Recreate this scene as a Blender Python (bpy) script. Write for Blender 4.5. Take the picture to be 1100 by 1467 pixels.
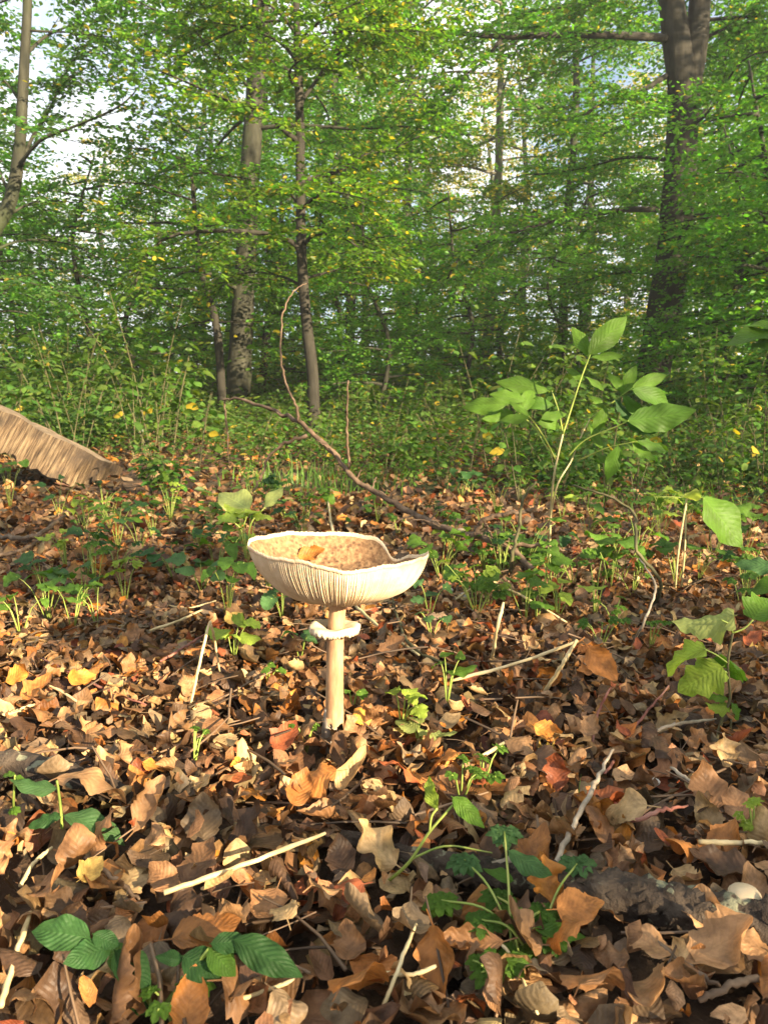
import bpy, math, random
import numpy as np
from mathutils import Vector, Matrix

# ------------------------------------------------------------------ scene, camera, sky, sun
scene = bpy.context.scene
for o in list(bpy.data.objects):
    bpy.data.objects.remove(o)
COL = scene.collection
rng = np.random.default_rng(11)
random.seed(11)
R_ = math.radians

F, CX, CY = 1048.0, 550.0, 733.5          # focal length and centre, in photograph pixels
CAMH, PITCH = 0.365, R_(7.2)
cam_data = bpy.data.cameras.new('camera')
cam = bpy.data.objects.new('camera', cam_data)
COL.objects.link(cam)
cam.location = (0, 0, CAMH)
cam.rotation_euler = (R_(90) - PITCH, 0, 0)
cam_data.sensor_fit = 'VERTICAL'
cam_data.sensor_height = 36.0
cam_data.sensor_width = 27.0
cam_data.lens = 36.0 * F / 1467.0
cam_data.clip_start = 0.01
cam_data.clip_end = 1000
cam_data.dof.use_dof = True
cam_data.dof.focus_distance = 0.86
cam_data.dof.aperture_fstop = 17.0
scene.camera = cam

SUN_EL = R_(20)
SUN_AZ = Vector((0.70, -0.71, 0)).normalized()       # where the sun stands: behind the camera, to its right
SUN_DIR = Vector((SUN_AZ.x * math.cos(SUN_EL), SUN_AZ.y * math.cos(SUN_EL), math.sin(SUN_EL)))
world = bpy.data.worlds.new('World')
scene.world = world
world.use_nodes = True
wn, wl = world.node_tree.nodes, world.node_tree.links
wn.clear()
w_out = wn.new('ShaderNodeOutputWorld')
w_bg = wn.new('ShaderNodeBackground')
w_bg.inputs['Strength'].default_value = 0.05
w_sky = wn.new('ShaderNodeTexSky')
w_sky.sky_type = 'NISHITA'
w_sky.sun_disc = False
w_sky.sun_elevation = SUN_EL
w_sky.sun_rotation = math.atan2(SUN_AZ.x, SUN_AZ.y)
w_sky.air_density = 1.0
w_sky.dust_density = 0.7
w_tc = wn.new('ShaderNodeTexCoord')
w_noise = wn.new('ShaderNodeTexNoise')
w_noise.inputs['Scale'].default_value = 3.2
w_noise.inputs['Detail'].default_value = 6
w_ramp = wn.new('ShaderNodeValToRGB')
w_ramp.color_ramp.elements[0].position = 0.36
w_ramp.color_ramp.elements[1].position = 0.56
w_mix = wn.new('ShaderNodeMixRGB')
w_mix.inputs['Color2'].default_value = (6.6, 6.7, 6.9, 1)    # sunlit cloud
wl.new(w_tc.outputs['Generated'], w_noise.inputs['Vector'])
wl.new(w_noise.outputs['Fac'], w_ramp.inputs['Fac'])
wl.new(w_ramp.outputs['Color'], w_mix.inputs['Fac'])
wl.new(w_sky.outputs['Color'], w_mix.inputs['Color1'])
wl.new(w_mix.outputs['Color'], w_bg.inputs['Color'])
wl.new(w_bg.outputs['Background'], w_out.inputs['Surface'])

sun_data = bpy.data.lights.new('sun', 'SUN')
sun_data.energy = 5.0
sun_data.angle = R_(0.5)
sun_data.color = (1.0, 0.80, 0.54)
sun = bpy.data.objects.new('sun', sun_data)
sun.rotation_euler = SUN_DIR.to_track_quat('Z', 'Y').to_euler()
sun.location = (3, -3, 6)
COL.objects.link(sun)

scene.view_settings.view_transform = 'Standard'
scene.view_settings.look = 'None'
scene.view_settings.gamma = 1.0
scene.view_settings.use_curve_mapping = False
scene.view_settings.exposure = 2.4
scene.render.engine = 'CYCLES'
scene.cycles.max_bounces = 6
scene.cycles.diffuse_bounces = 4
scene.cycles.glossy_bounces = 2
scene.cycles.transmission_bounces = 6
scene.cycles.sample_clamp_indirect = 8
scene.cycles.use_denoising = True
try:
    scene.cycles.denoiser = 'OPENIMAGEDENOISE'
except Exception:
    pass

# ------------------------------------------------------------------ places
def gz(x, y):
    """height of the forest floor (top of the litter)"""
    x = np.asarray(x, float); y = np.asarray(y, float)
    s = np.clip(y - 3.2, 0, None)
    rise = np.where(s < 7, 0.0105 * s * s, 0.5145 + 0.147 * (s - 7) * np.exp(-np.clip(s - 7, 0, None) / 25.0))
    near = np.clip((np.hypot(x, y) - 0.2) / 1.2, 0.15, 1)
    b = 0.012 * np.sin(5.1 * x + 1.3) * np.cos(4.3 * y + 0.4) + 0.007 * np.sin(11.0 * x - 7.0 * y + 2.0)
    b2 = 0.05 * np.sin(0.9 * x + 0.5 * y + 1.0) * np.clip((y - 2.0) / 3.0, 0, 1)
    return rise + b * near + b2

def ray(px, py):
    a, b = (px - CX) / F, (py - CY) / F
    c, s = math.cos(PITCH), math.sin(PITCH)
    return Vector((a, c - b * s, -s - b * c))

def P(px, py, Y):
    d = ray(px, py)
    t = Y / d.y
    return Vector((d.x * t, Y, CAMH + d.z * t))

def G(px, py, lift=0.0):
    d = ray(px, py)
    t = 0.2
    while t < 60:
        x, y, z = d.x * t, d.y * t, CAMH + d.z * t
        if z <= float(gz(x, y)) + lift:
            break
        t *= 1.01
    return Vector((d.x * t, d.y * t, float(gz(d.x * t, d.y * t)) + lift))

# ------------------------------------------------------------------ materials
def new_mat(name):
    m = bpy.data.materials.new(name)
    m.use_nodes = True
    nt = m.node_tree
    nt.nodes.clear()
    return m, nt.nodes, nt.links

def math_node(n, l, op, a, b=None, c=None):
    m = n.new('ShaderNodeMath'); m.operation = op
    for i, v in enumerate((a, b, c)):
        if v is None:
            continue
        if isinstance(v, (int, float)):
            m.inputs[i].default_value = v
        else:
            l.new(v, m.inputs[i])
    return m.outputs[0]

def mixcol(n, l, mode, fac, a, b):
    m = n.new('ShaderNodeMixRGB'); m.blend_type = mode
    for k, v in (('Fac', fac), ('Color1', a), ('Color2', b)):
        if isinstance(v, (int, float)):
            m.inputs[k].default_value = v
        elif isinstance(v, tuple):
            m.inputs[k].default_value = v + (1,) if len(v) == 3 else v
        else:
            l.new(v, m.inputs[k])
    return m.outputs['Color']

def leaf_material(name, trans, rough, spec, vein_n, vein_amp, tint, mottle, fine=True, vein_dark=0.75, bump=0.35):
    """leaf colour = mesh attribute 'col' x object colour; veins from the leaf's own (u, v) attribute 'luv'"""
    m, n, l = new_mat(name)
    out = n.new('ShaderNodeOutputMaterial')
    pr = n.new('ShaderNodeBsdfPrincipled')
    tr = n.new('ShaderNodeBsdfTranslucent')
    mx = n.new('ShaderNodeMixShader')
    mx.inputs['Fac'].default_value = trans
    at = n.new('ShaderNodeAttribute'); at.attribute_name = 'col'
    oi = n.new('ShaderNodeObjectInfo')
    base = mixcol(n, l, 'MULTIPLY', 1.0, at.outputs['Color'], oi.outputs['Color'])
    if fine:
        uv = n.new('ShaderNodeAttribute'); uv.attribute_name = 'luv'
        sep = n.new('ShaderNodeSeparateXYZ'); l.new(uv.outputs['Vector'], sep.inputs[0])
        u, v, r = sep.outputs
        av = math_node(n, l, 'ABSOLUTE', v)
        ph = math_node(n, l, 'SUBTRACT', math_node(n, l, 'MULTIPLY', u, float(vein_n)), math_node(n, l, 'MULTIPLY', av, vein_n * 0.28))
        fr = math_node(n, l, 'FRACT', ph)
        tri = math_node(n, l, 'ABSOLUTE', math_node(n, l, 'SUBTRACT', fr, 0.5))          # 0 on vein
        side = math_node(n, l, 'SUBTRACT', 1.0, math_node(n, l, 'MINIMUM', 1.0, math_node(n, l, 'MULTIPLY', tri, 9.0)))
        mid = math_node(n, l, 'SUBTRACT', 1.0, math_node(n, l, 'MINIMUM', 1.0, math_node(n, l, 'MULTIPLY', av, 18.0)))
        vein = math_node(n, l, 'MAXIMUM', math_node(n, l, 'MULTIPLY', side, 0.7), mid)
        # mottling that differs from leaf to leaf
        cmb = n.new('ShaderNodeCombineXYZ')
        l.new(u, cmb.inputs[0]); l.new(math_node(n, l, 'MULTIPLY', v, 0.4), cmb.inputs[1])
        l.new(math_node(n, l, 'ADD', math_node(n, l, 'MULTIPLY', r, 37.0), math_node(n, l, 'MULTIPLY', oi.outputs['Random'], 91.0)), cmb.inputs[2])
        nz = n.new('ShaderNodeTexNoise'); nz.inputs['Scale'].default_value = 3.2; nz.inputs['Detail'].default_value = 5
        nz.inputs['Roughness'].default_value = 0.65
        l.new(cmb.outputs[0], nz.inputs['Vector'])
        rp = n.new('ShaderNodeValToRGB')
        rp.color_ramp.elements[0].position = 0.30; rp.color_ramp.elements[1].position = 0.72
        a = 1 - mottle
        rp.color_ramp.elements[0].color = (a, a * 0.93, a * 0.86, 1)
        rp.color_ramp.elements[1].color = (1 + mottle * .45, 1 + mottle * .42, 1 + mottle * .38, 1)
        l.new(nz.outputs['Fac'], rp.inputs['Fac'])
        base = mixcol(n, l, 'MULTIPLY', 1.0, base, rp.outputs['Color'])
        base = mixcol(n, l, 'MULTIPLY', math_node(n, l, 'MULTIPLY', vein, vein_amp), base, (vein_dark, vein_dark, vein_dark * 0.9))
        bp = n.new('ShaderNodeBump'); bp.inputs['Strength'].default_value = bump; bp.inputs['Distance'].default_value = 0.002
        nz2 = n.new('ShaderNodeTexNoise'); nz2.inputs['Scale'].default_value = 14; nz2.inputs['Detail'].default_value = 3
        l.new(cmb.outputs[0], nz2.inputs['Vector'])
        l.new(math_node(n, l, 'ADD', tri, math_node(n, l, 'MULTIPLY', nz2.outputs['Fac'], 0.7)), bp.inputs['Height'])
        l.new(bp.outputs['Normal'], pr.inputs['Normal'])
    pr.inputs['Roughness'].default_value = rough
    pr.inputs['Specular IOR Level'].default_value = spec
    l.new(base, pr.inputs['Base Color'])
    l.new(mixcol(n, l, 'MULTIPLY', 1.0, base, tint), tr.inputs['Color'])
    l.new(pr.outputs[0], mx.inputs[1]); l.new(tr.outputs[0], mx.inputs[2])
    l.new(mx.outputs[0], out.inputs['Surface'])
    return m

def noise_material(name, cols, scale=(1, 1, 1), nscale=8.0, detail=6, rough=0.85, bump=0.4, dist=0.01, pos=(0.3, 0.7), spec=0.25, sss=0.0, second=None):
    m, n, l = new_mat(name)
    out = n.new('ShaderNodeOutputMaterial')
    pr = n.new('ShaderNodeBsdfPrincipled')
    tc = n.new('ShaderNodeTexCoord')
    mp = n.new('ShaderNodeMapping'); mp.inputs['Scale'].default_value = scale
    nz = n.new('ShaderNodeTexNoise'); nz.inputs['Scale'].default_value = nscale; nz.inputs['Detail'].default_value = detail
    nz.inputs['Roughness'].default_value = 0.6
    rp = n.new('ShaderNodeValToRGB')
    el = rp.color_ramp.elements
    el[0].position, el[1].position = pos
    el[0].color = cols[0] + (1,); el[1].color = cols[-1] + (1,)
    for i, c in enumerate(cols[1:-1]):
        e = el.new(pos[0] + (pos[1] - pos[0]) * (i + 1) / (len(cols) - 1)); e.color = c + (1,)
    l.new(tc.outputs['Object'], mp.inputs['Vector']); l.new(mp.outputs[0], nz.inputs['Vector'])
    l.new(nz.outputs['Fac'], rp.inputs['Fac'])
    c = rp.outputs['Color']
    if second:
        n2 = n.new('ShaderNodeTexNoise'); n2.inputs['Scale'].default_value = second[0]; n2.inputs['Detail'].default_value = 4
        l.new(tc.outputs['Object'], n2.inputs['Vector'])
        r2 = n.new('ShaderNodeValToRGB'); r2.color_ramp.elements[0].position = second[2]; r2.color_ramp.elements[1].position = second[3]
        l.new(n2.outputs['Fac'], r2.inputs['Fac'])
        c = mixcol(n, l, 'MIX', r2.outputs['Color'], c, second[1])
    l.new(c, pr.inputs['Base Color'])
    pr.inputs['Roughness'].default_value = rough
    pr.inputs['Specular IOR Level'].default_value = spec
    if sss:
        pr.inputs['Subsurface Weight'].default_value = sss
        pr.inputs['Subsurface Radius'].default_value = (0.006, 0.003, 0.002)
        pr.inputs['Subsurface Scale'].default_value = 1.0
    if bump:
        bp = n.new('ShaderNodeBump'); bp.inputs['Strength'].default_value = bump; bp.inputs['Distance'].default_value = dist
        l.new(nz.outputs['Fac'], bp.inputs['Height']); l.new(bp.outputs[0], pr.inputs['Normal'])
    l.new(pr.outputs[0], out.inputs['Surface'])
    return m

M = {}
M['dry_leaf'] = leaf_material('dry_leaf', 0.22, 0.55, 0.3, 9, 0.38, (1.25, 0.95, 0.6), 0.6, vein_dark=.66, bump=0.32)
M['green_leaf'] = leaf_material('green_leaf', 0.42, 0.5, 0.15, 10, 0.5, (1.5, 1.6, 0.55), 0.3, vein_dark=1.6, bump=0.5)
M['tree_leaf'] = leaf_material('tree_leaf', 0.58, 0.45, 0.35, 9, 0, (1.5, 1.6, 0.6), 0, fine=False)
M['soil'] = noise_material('soil', [(0.012, 0.008, 0.005), (0.045, 0.028, 0.016), (0.09, 0.055, 0.03)], nscale=30, detail=8, bump=0.9, dist=0.02,
                           rough=0.95, second=(0.35, (0.03, 0.045, 0.012), 0.50, 0.62))
M['beech_bark'] = noise_material('beech_bark', [(0.012, 0.013, 0.008), (0.028, 0.028, 0.018), (0.05, 0.05, 0.034)], scale=(3, 3, 0.8), nscale=4, bump=0.35, dist=0.02,
                                 second=(1.2, (0.03, 0.045, 0.014), 0.5, 0.75))
M['dark_bark'] = noise_material('dark_bark', [(0.010, 0.009, 0.007), (0.022, 0.02, 0.014), (0.04, 0.036, 0.026)], scale=(3, 3, 0.7), nscale=5, bump=0.5, dist=0.02)
M['pale_bark'] = noise_material('pale_bark', [(0.07, 0.065, 0.045), (0.13, 0.12, 0.085), (0.2, 0.185, 0.14)], scale=(3, 3, .8), nscale=4, bump=.3, dist=.02)
M['twig'] = noise_material('twig', [(0.05, 0.033, 0.02), (0.11, 0.072, 0.045), (0.18, 0.125, 0.08)], nscale=40, bump=0.4, dist=0.002, rough=0.7)
M['red_twig'] = noise_material('red_twig', [(0.09, 0.03, 0.022), (0.2, 0.075, 0.055), (0.33, 0.17, 0.12)], nscale=45, bump=0.3, dist=0.002, rough=0.6)
M['grey_twig'] = noise_material('grey_twig', [(0.12, 0.10, 0.075), (0.28, 0.23, 0.17), (0.42, 0.36, 0.27)], nscale=40, bump=0.4, dist=0.002)
M['straw'] = noise_material('straw', [(0.30, 0.22, 0.10), (0.48, 0.37, 0.19), (0.62, 0.51, 0.30)], scale=(1, 1, 1), nscale=35, bump=0.3, dist=0.001, rough=0.6)
M['stem_green'] = noise_material('stem_green', [(0.10, 0.15, 0.03), (0.20, 0.26, 0.05), (0.30, 0.32, 0.09)], nscale=20, bump=0.1, rough=0.5)
M['stem_tan'] = noise_material('stem_tan', [(0.20, 0.17, 0.08), (0.38, 0.32, 0.16), (0.50, 0.42, 0.24)], nscale=30, bump=0.2, dist=0.002, rough=0.6)
M['stem_brown'] = noise_material('stem_brown', [(0.035, 0.035, 0.015), (0.07, 0.065, 0.028), (0.11, 0.095, 0.045)], nscale=30, bump=0.2, dist=0.002, rough=0.7)
M['rotten_wood'] = noise_material('rotten_wood', [(0.012, 0.009, 0.007), (0.035, 0.025, 0.018), (0.08, 0.06, 0.042)], scale=(1, 1, 1), nscale=22, detail=8, bump=1.0, dist=0.02,
                                  second=(60, (0.17, 0.17, 0.11), 0.60, 0.64))
M['pale_fungus'] = noise_material('pale_fungus', [(0.34, 0.26, 0.16), (0.48, 0.40, 0.27)], nscale=30, bump=0.15, dist=0.002, rough=0.5, sss=0.15)
M['pebble'] = noise_material('pebble', [(0.25, 0.23, 0.2), (0.5, 0.47, 0.42)], nscale=25, bump=0.3, dist=0.003)
M['mushroom_flesh'] = noise_material('mushroom_flesh', [(0.46, 0.34, 0.21), (0.58, 0.45, 0.29), (0.66, 0.53, 0.37)], nscale=60, bump=0.15, dist=0.002, rough=0.7, sss=0.12)
M['mushroom_stem'] = noise_material('mushroom_stem', [(0.17, 0.095, 0.05), (0.30, 0.18, 0.095), (0.42, 0.285, 0.16)], scale=(1, 1, 0.25), nscale=90, bump=0.35, dist=0.002, rough=0.75, sss=0.08)
M['mushroom_base'] = noise_material('mushroom_base', [(0.10, 0.08, 0.06), (0.24, 0.20, 0.16), (0.38, 0.33, 0.27)], scale=(1, 1, 0.3), nscale=90, bump=0.5, dist=0.003)
M['mushroom_ring'] = noise_material('mushroom_ring', [(0.42, 0.31, 0.19), (0.58, 0.48, 0.33), (0.66, 0.57, 0.42)], nscale=110, bump=0.3, dist=0.002, rough=0.75, sss=0.12)

# ------------------------------------------------------------------ mesh helpers
def build_mesh(name, V, Fs, mats, luv=None, col=None, smooth=True, midx=None):
    """Fs: list of int arrays (M,k)"""
    me = bpy.data.meshes.new(name)
    V = np.ascontiguousarray(V, np.float32)
    Fs = [np.asarray(f, np.int32) for f in Fs if len(f)]
    me.vertices.add(len(V)); me.vertices.foreach_set('co', V.ravel())
    loops = np.concatenate([f.ravel() for f in Fs])
    tot = np.concatenate([np.full(len(f), f.shape[1], np.int32) for f in Fs])
    start = np.concatenate([[0], np.cumsum(tot)[:-1]]).astype(np.int32)
    me.loops.add(len(loops)); me.loops.foreach_set('vertex_index', loops)
    me.polygons.add(len(tot)); me.polygons.foreach_set('loop_start', start)
    try:
        me.polygons.foreach_set('loop_total', tot)
    except Exception:
        pass
    me.polygons.foreach_set('use_smooth', np.full(len(tot), smooth, bool))
    if midx is not None:
        me.polygons.foreach_set('material_index', np.asarray(midx, np.int32))
    me.update(calc_edges=True)
    if luv is not None:
        a = me.attributes.new('luv', 'FLOAT_VECTOR', 'POINT'); a.data.foreach_set('vector', np.ascontiguousarray(luv, np.float32).ravel())
    if col is not None:
        c = np.ones((len(V), 4), np.float32); c[:, :3] = col
        a = me.attributes.new('col', 'FLOAT_COLOR', 'POINT'); a.data.foreach_set('color', c.ravel())
    for m in (mats if isinstance(mats, (list, tuple)) else [mats]):
        me.materials.append(m)
    return me

def link(name, data, parent=None, loc=None):
    o = bpy.data.objects.new(name, data)
    COL.objects.link(o)
    if parent is not None:
        o.parent = parent
    if loc is not None:
        o.location = loc
    return o

def tag(o, label=None, cat=None, group=None, kind=None):
    if label: o['label'] = label
    if cat: o['category'] = cat
    if group: o['group'] = group
    if kind: o['kind'] = kind
    return o

def thing(name, label, cat, loc=(0, 0, 0), group=None):
    o = link(name, None, None, loc)
    o.empty_display_size = 0.05
    return tag(o, label, cat, group)

def copy_tree(o, parent=None):
    c = o.copy(); COL.objects.link(c); c.parent = parent
    for ch in o.children:
        copy_tree(ch, c)
    return c

def smooth_path(pts, n):
    """Catmull-Rom through pts, n points"""
    p = np.array([tuple(q) for q in pts], float)
    if len(p) < 3:
        t = np.linspace(0, 1, n)[:, None]
        return p[0] * (1 - t) + p[-1] * t
    q = np.vstack([2 * p[0] - p[1], p, 2 * p[-1] - p[-2]])
    out = []
    for t in np.linspace(0, len(p) - 1 - 1e-9, n):
        i = int(t); f = t - i
        a, b, c, d = q[i], q[i + 1], q[i + 2], q[i + 3]
        out.append(0.5 * ((2 * b) + (-a + c) * f + (2 * a - 5 * b + 4 * c - d) * f * f + (-a + 3 * b - 3 * c + d) * f ** 3))
    return np.array(out)

def tube(pts, rad, sides=6, rough=0.0, caps=True):
    p = np.array([tuple(q) for q in pts], float)
    n = len(p)
    rad = np.interp(np.linspace(0, 1, n), np.linspace(0, 1, len(rad)), rad) if not np.isscalar(rad) else np.full(n, rad)
    tan = np.gradient(p, axis=0); tan /= np.linalg.norm(tan, axis=1)[:, None] + 1e-12
    up = np.array([0, 0, 1.0]) if abs(tan[0, 2]) < 0.9 else np.array([1.0, 0, 0])
    V = np.zeros((n, sides, 3)); ang = np.linspace(0, 2 * math.pi, sides, endpoint=False)
    x = np.cross(tan[0], up); x /= np.linalg.norm(x)
    for i in range(n):
        x = x - tan[i] * x.dot(tan[i]); x /= np.linalg.norm(x) + 1e-12
        y = np.cross(tan[i], x)
        r = rad[i] * (1 + (rng.normal(0, rough, sides) if rough else 0))
        V[i] = p[i] + (np.cos(ang) * r)[:, None] * x + (np.sin(ang) * r)[:, None] * y
    idx = np.arange(n * sides).reshape(n, sides)
    a, b = idx[:-1], idx[1:]
    Fq = np.stack([a, np.roll(a, -1, 1), np.roll(b, -1, 1), b], -1).reshape(-1, 4)
    Fs = [Fq]
    if caps:
        Fs.append(idx[0][::-1][None, :]); Fs.append(idx[-1][None, :])
    return V.reshape(-1, 3), Fs

def join(parts):
    """parts: list of (V, Fs) -> one (V, Fs)"""
    Vs, Fs, off = [], {}, 0
    for V, fs in parts:
        Vs.append(V)
        for f in fs:
            Fs.setdefault(f.shape[1], []).append(np.asarray(f) + off)
        off += len(V)
    return np.vstack(Vs), [np.vstack(v) for v in Fs.values()]

def tube_mesh(name, pts, rad, mat, base=(0, 0, 0), sides=7, n=None, rough=0.0, kink=0.0):
    p = smooth_path(pts, n or max(4, len(pts) * 4)) - np.array(tuple(base))
    if kink:
        p[1:-1] += rng.normal(0, kink, p[1:-1].shape)
    V, Fs = tube(p, rad, sides, rough)
    return build_mesh(name, V, Fs, mat)

# ------------------------------------------------------------------ leaf shapes (unit length along x)
def leaf_width(kind, u):
    u = np.clip(u, 0, 1)
    if kind == 'beech':
        return 0.34 * np.sin(math.pi * u ** 0.82) ** 0.85
    if kind == 'oak':
        return 0.32 * np.sin(math.pi * u ** 1.2) ** 0.75 * (1 + 0.15 * np.sin(2 * math.pi * 4.1 * u ** 1.1 + 0.6))
    if kind == 'broad':
        return 0.41 * np.sin(math.pi * u ** 0.78) ** 0.75 * (1 + 0.05 * np.sin(2 * math.pi * 2.7 * u + 1.0))
    if kind == 'hornbeam':
        return 0.27 * np.sin(math.pi * u ** 0.75) ** 0.8 * (1 + 0.06 * np.sin(2 * math.pi * 12 * u))
    if kind == 'ash':
        return 0.20 * np.sin(math.pi * u ** 0.85) ** 0.9 * (1 + 0.02 * np.sin(2 * math.pi * 13 * u))
    if kind == 'elder':
        return 0.25 * np.sin(math.pi * u ** 0.8) ** 0.9 * (1 + 0.03 * np.sin(2 * math.pi * 13 * u))
    if kind == 'maple':
        return 0.46 * np.sin(math.pi * u ** 0.62) ** 0.7 * (1 + 0.16 * np.sin(2 * math.pi * 3.6 * u + 1.2) + 0.05 * np.sin(2 * math.pi * 11 * u))
    if kind == 'scallop':
        return 0.52 * np.sin(math.pi * u ** 0.8) ** 0.5 * (1 + 0.07 * np.sin(2 * math.pi * 7 * u))
    if kind == 'scrap':
        return 0.36 * np.sin(math.pi * u) ** 0.4 * (1 + 0.3 * np.sin(2 * math.pi * 2.3 * u + 1))
    return 0.3 * np.sin(math.pi * u)

def leaf_proto(kind, nu, nv, k1=0.0, k2=0.0, twist=0.0, wave=0.0, pleat=0.0, seed=0, stalk=0.15, npl=9, center=True, jag=0.0):
    r = np.random.default_rng(seed)
    us = np.linspace(0, 1, nu + 1)
    us[0] = 0.012; us[-1] = 0.995
    w = leaf_width(kind, us)
    if jag:
        jn = r.normal(0, jag, len(us)); jn = .5 * jn + .25 * np.roll(jn, 1) + .25 * np.roll(jn, -1)
        w = w * (1 + jn)
    if stalk:
        us = np.concatenate([[-stalk], us]); w = np.concatenate([[0.010], w]); w[1] = 0.012
    vs = np.linspace(-1, 1, nv + 1)
    U, Vv = np.meshgrid(us, vs, indexing='ij')
    W = w[:, None] * np.ones_like(Vv)
    if jag:
        asym = 1 + np.where(Vv > 0, r.normal(0, jag, len(us))[:, None], 0)
        W = W * asym
    s = Vv * W
    kk = k2 * (0.55 + 0.9 * np.clip(U, 0, 1)) + 1e-6
    yy = np.sin(kk * s) / kk
    zz = (1 - np.cos(kk * s)) / kk
    ph = r.uniform(0, 6.28, 2)
    zz = zz + pleat * np.sin(2 * math.pi * (npl * U - npl * 0.28 * np.abs(Vv))) * np.clip(W / 0.3, 0, 1)
    fq = r.uniform(1.2, 2.6)
    zz = zz + wave * Vv ** 2 * np.where(Vv > 0, np.sin(2 * math.pi * fq * U + ph[0]), np.sin(2 * math.pi * fq * 1.2 * U + ph[1])) * np.clip(W / 0.25, 0, 1)
    th = twist * (U - 0.5)
    y2 = yy * np.cos(th) - zz * np.sin(th); z2 = yy * np.sin(th) + zz * np.cos(th)
    k = k1 + 1e-6
    b = k * U
    X = np.sin(b) / k - np.sin(b) * z2
    Z = (1 - np.cos(b)) / k + np.cos(b) * z2
    V = np.stack([X, y2, Z], -1).reshape(-1, 3)
    if center:
        V = V - np.array([0.5 * (V[:, 0].min() + V[:, 0].max()), 0, np.percentile(V[:, 2], 35)])
    n0, n1 = len(us), nv + 1
    idx = np.arange(n0 * n1).reshape(n0, n1)
    Fq = np.stack([idx[:-1, :-1], idx[1:, :-1], idx[1:, 1:], idx[:-1, 1:]], -1).reshape(-1, 4)
    luv = np.stack([U, Vv, np.zeros_like(U)], -1).reshape(-1, 3)
    return V, Fq, luv

def bake(protos, which, pos, Rm, col):
    """place leaf prototypes: one big mesh's arrays"""
    Vs, Fs, Ls, Cs, off = [], [], [], [], 0
    rnd = rng.random(len(which))
    for k, (V, Fq, luv) in enumerate(protos):
        sel = np.nonzero(which == k)[0]
        if not len(sel):
            continue
        vv = np.einsum('nij,vj->nvi', Rm[sel], V) + pos[sel][:, None, :]
        nv = len(V)
        f = Fq[None] + (np.arange(len(sel)) * nv)[:, None, None] + off
        ll = np.repeat(luv[None], len(sel), 0).copy(); ll[:, :, 2] = rnd[sel][:, None]
        Vs.append(vv.reshape(-1, 3)); Fs.append(f.reshape(-1, Fq.shape[1])); Ls.append(ll.reshape(-1, 3))
        Cs.append(np.repeat(col[sel][:, None, :], nv, 1).reshape(-1, 3))
        off += nv * len(sel)
    return np.vstack(Vs), Fs, np.vstack(Ls), np.vstack(Cs)

def rot_zyx(yaw, ty, tx):
    cz, sz, cy, sy, cx, sx = np.cos(yaw), np.sin(yaw), np.cos(ty), np.sin(ty), np.cos(tx), np.sin(tx)
    Rz = np.zeros((len(yaw), 3, 3)); Rz[:, 0, 0] = cz; Rz[:, 0, 1] = -sz; Rz[:, 1, 0] = sz; Rz[:, 1, 1] = cz; Rz[:, 2, 2] = 1
    Ry = np.zeros_like(Rz); Ry[:, 0, 0] = cy; Ry[:, 0, 2] = sy; Ry[:, 2, 0] = -sy; Ry[:, 2, 2] = cy; Ry[:, 1, 1] = 1
    Rx = np.zeros_like(Rz); Rx[:, 1, 1] = cx; Rx[:, 1, 2] = -sx; Rx[:, 2, 1] = sx; Rx[:, 2, 2] = cx; Rx[:, 0, 0] = 1
    return Rz @ Ry @ Rx

def frames(d, nrm):
    d = d / (np.linalg.norm(d, axis=1)[:, None] + 1e-12)
    nrm = nrm - d * np.sum(d * nrm, 1)[:, None]
    nrm /= np.linalg.norm(nrm, axis=1)[:, None] + 1e-12
    y = np.cross(nrm, d)
    return np.stack([d, y, nrm], -1)

# ------------------------------------------------------------------ ground
def axis_steps(a, b, fine_a, fine_b, step):
    v = list(np.arange(fine_a, fine_b, step))
    s, x = step, fine_b
    while x < b:
        v.append(x); s *= 1.18; x += s
    v.append(b)
    s, x = step, fine_a
    while x > a:
        s *= 1.18; x -= s; v.insert(0, max(x, a))
    return np.array(v)
gx = axis_steps(-250, 250, -2.2, 2.2, 0.05)
gy = axis_steps(-120, 400, 0.15, 5.0, 0.05)
GX, GY = np.meshgrid(gx, gy, indexing='ij')
GZ = gz(GX, GY) - 0.022 + 0.006 * rng.normal(0, 1, GX.shape) * (np.hypot(GX, GY) < 8)
idx = np.arange(GX.size).reshape(GX.shape)
gf = np.stack([idx[:-1, :-1], idx[1:, :-1], idx[1:, 1:], idx[:-1, 1:]], -1).reshape(-1, 4)
ground = link('ground', build_mesh('ground', np.stack([GX, GY, GZ], -1).reshape(-1, 3), [gf], M['soil']))
tag(ground, 'dark brown forest soil under the fallen leaves', 'ground', kind='structure')

# ------------------------------------------------------------------ landmarks used for telling alike things apart
LM = []
def landmark(phrase, p):
    LM.append((phrase, float(p[0]), float(p[1])))

def near_phrase(x, y, k=1):
    d = sorted(LM, key=lambda q: (q[1] - x) ** 2 + (q[2] - y) ** 2)
    return [q[0] for q in d[:k]]

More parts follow.
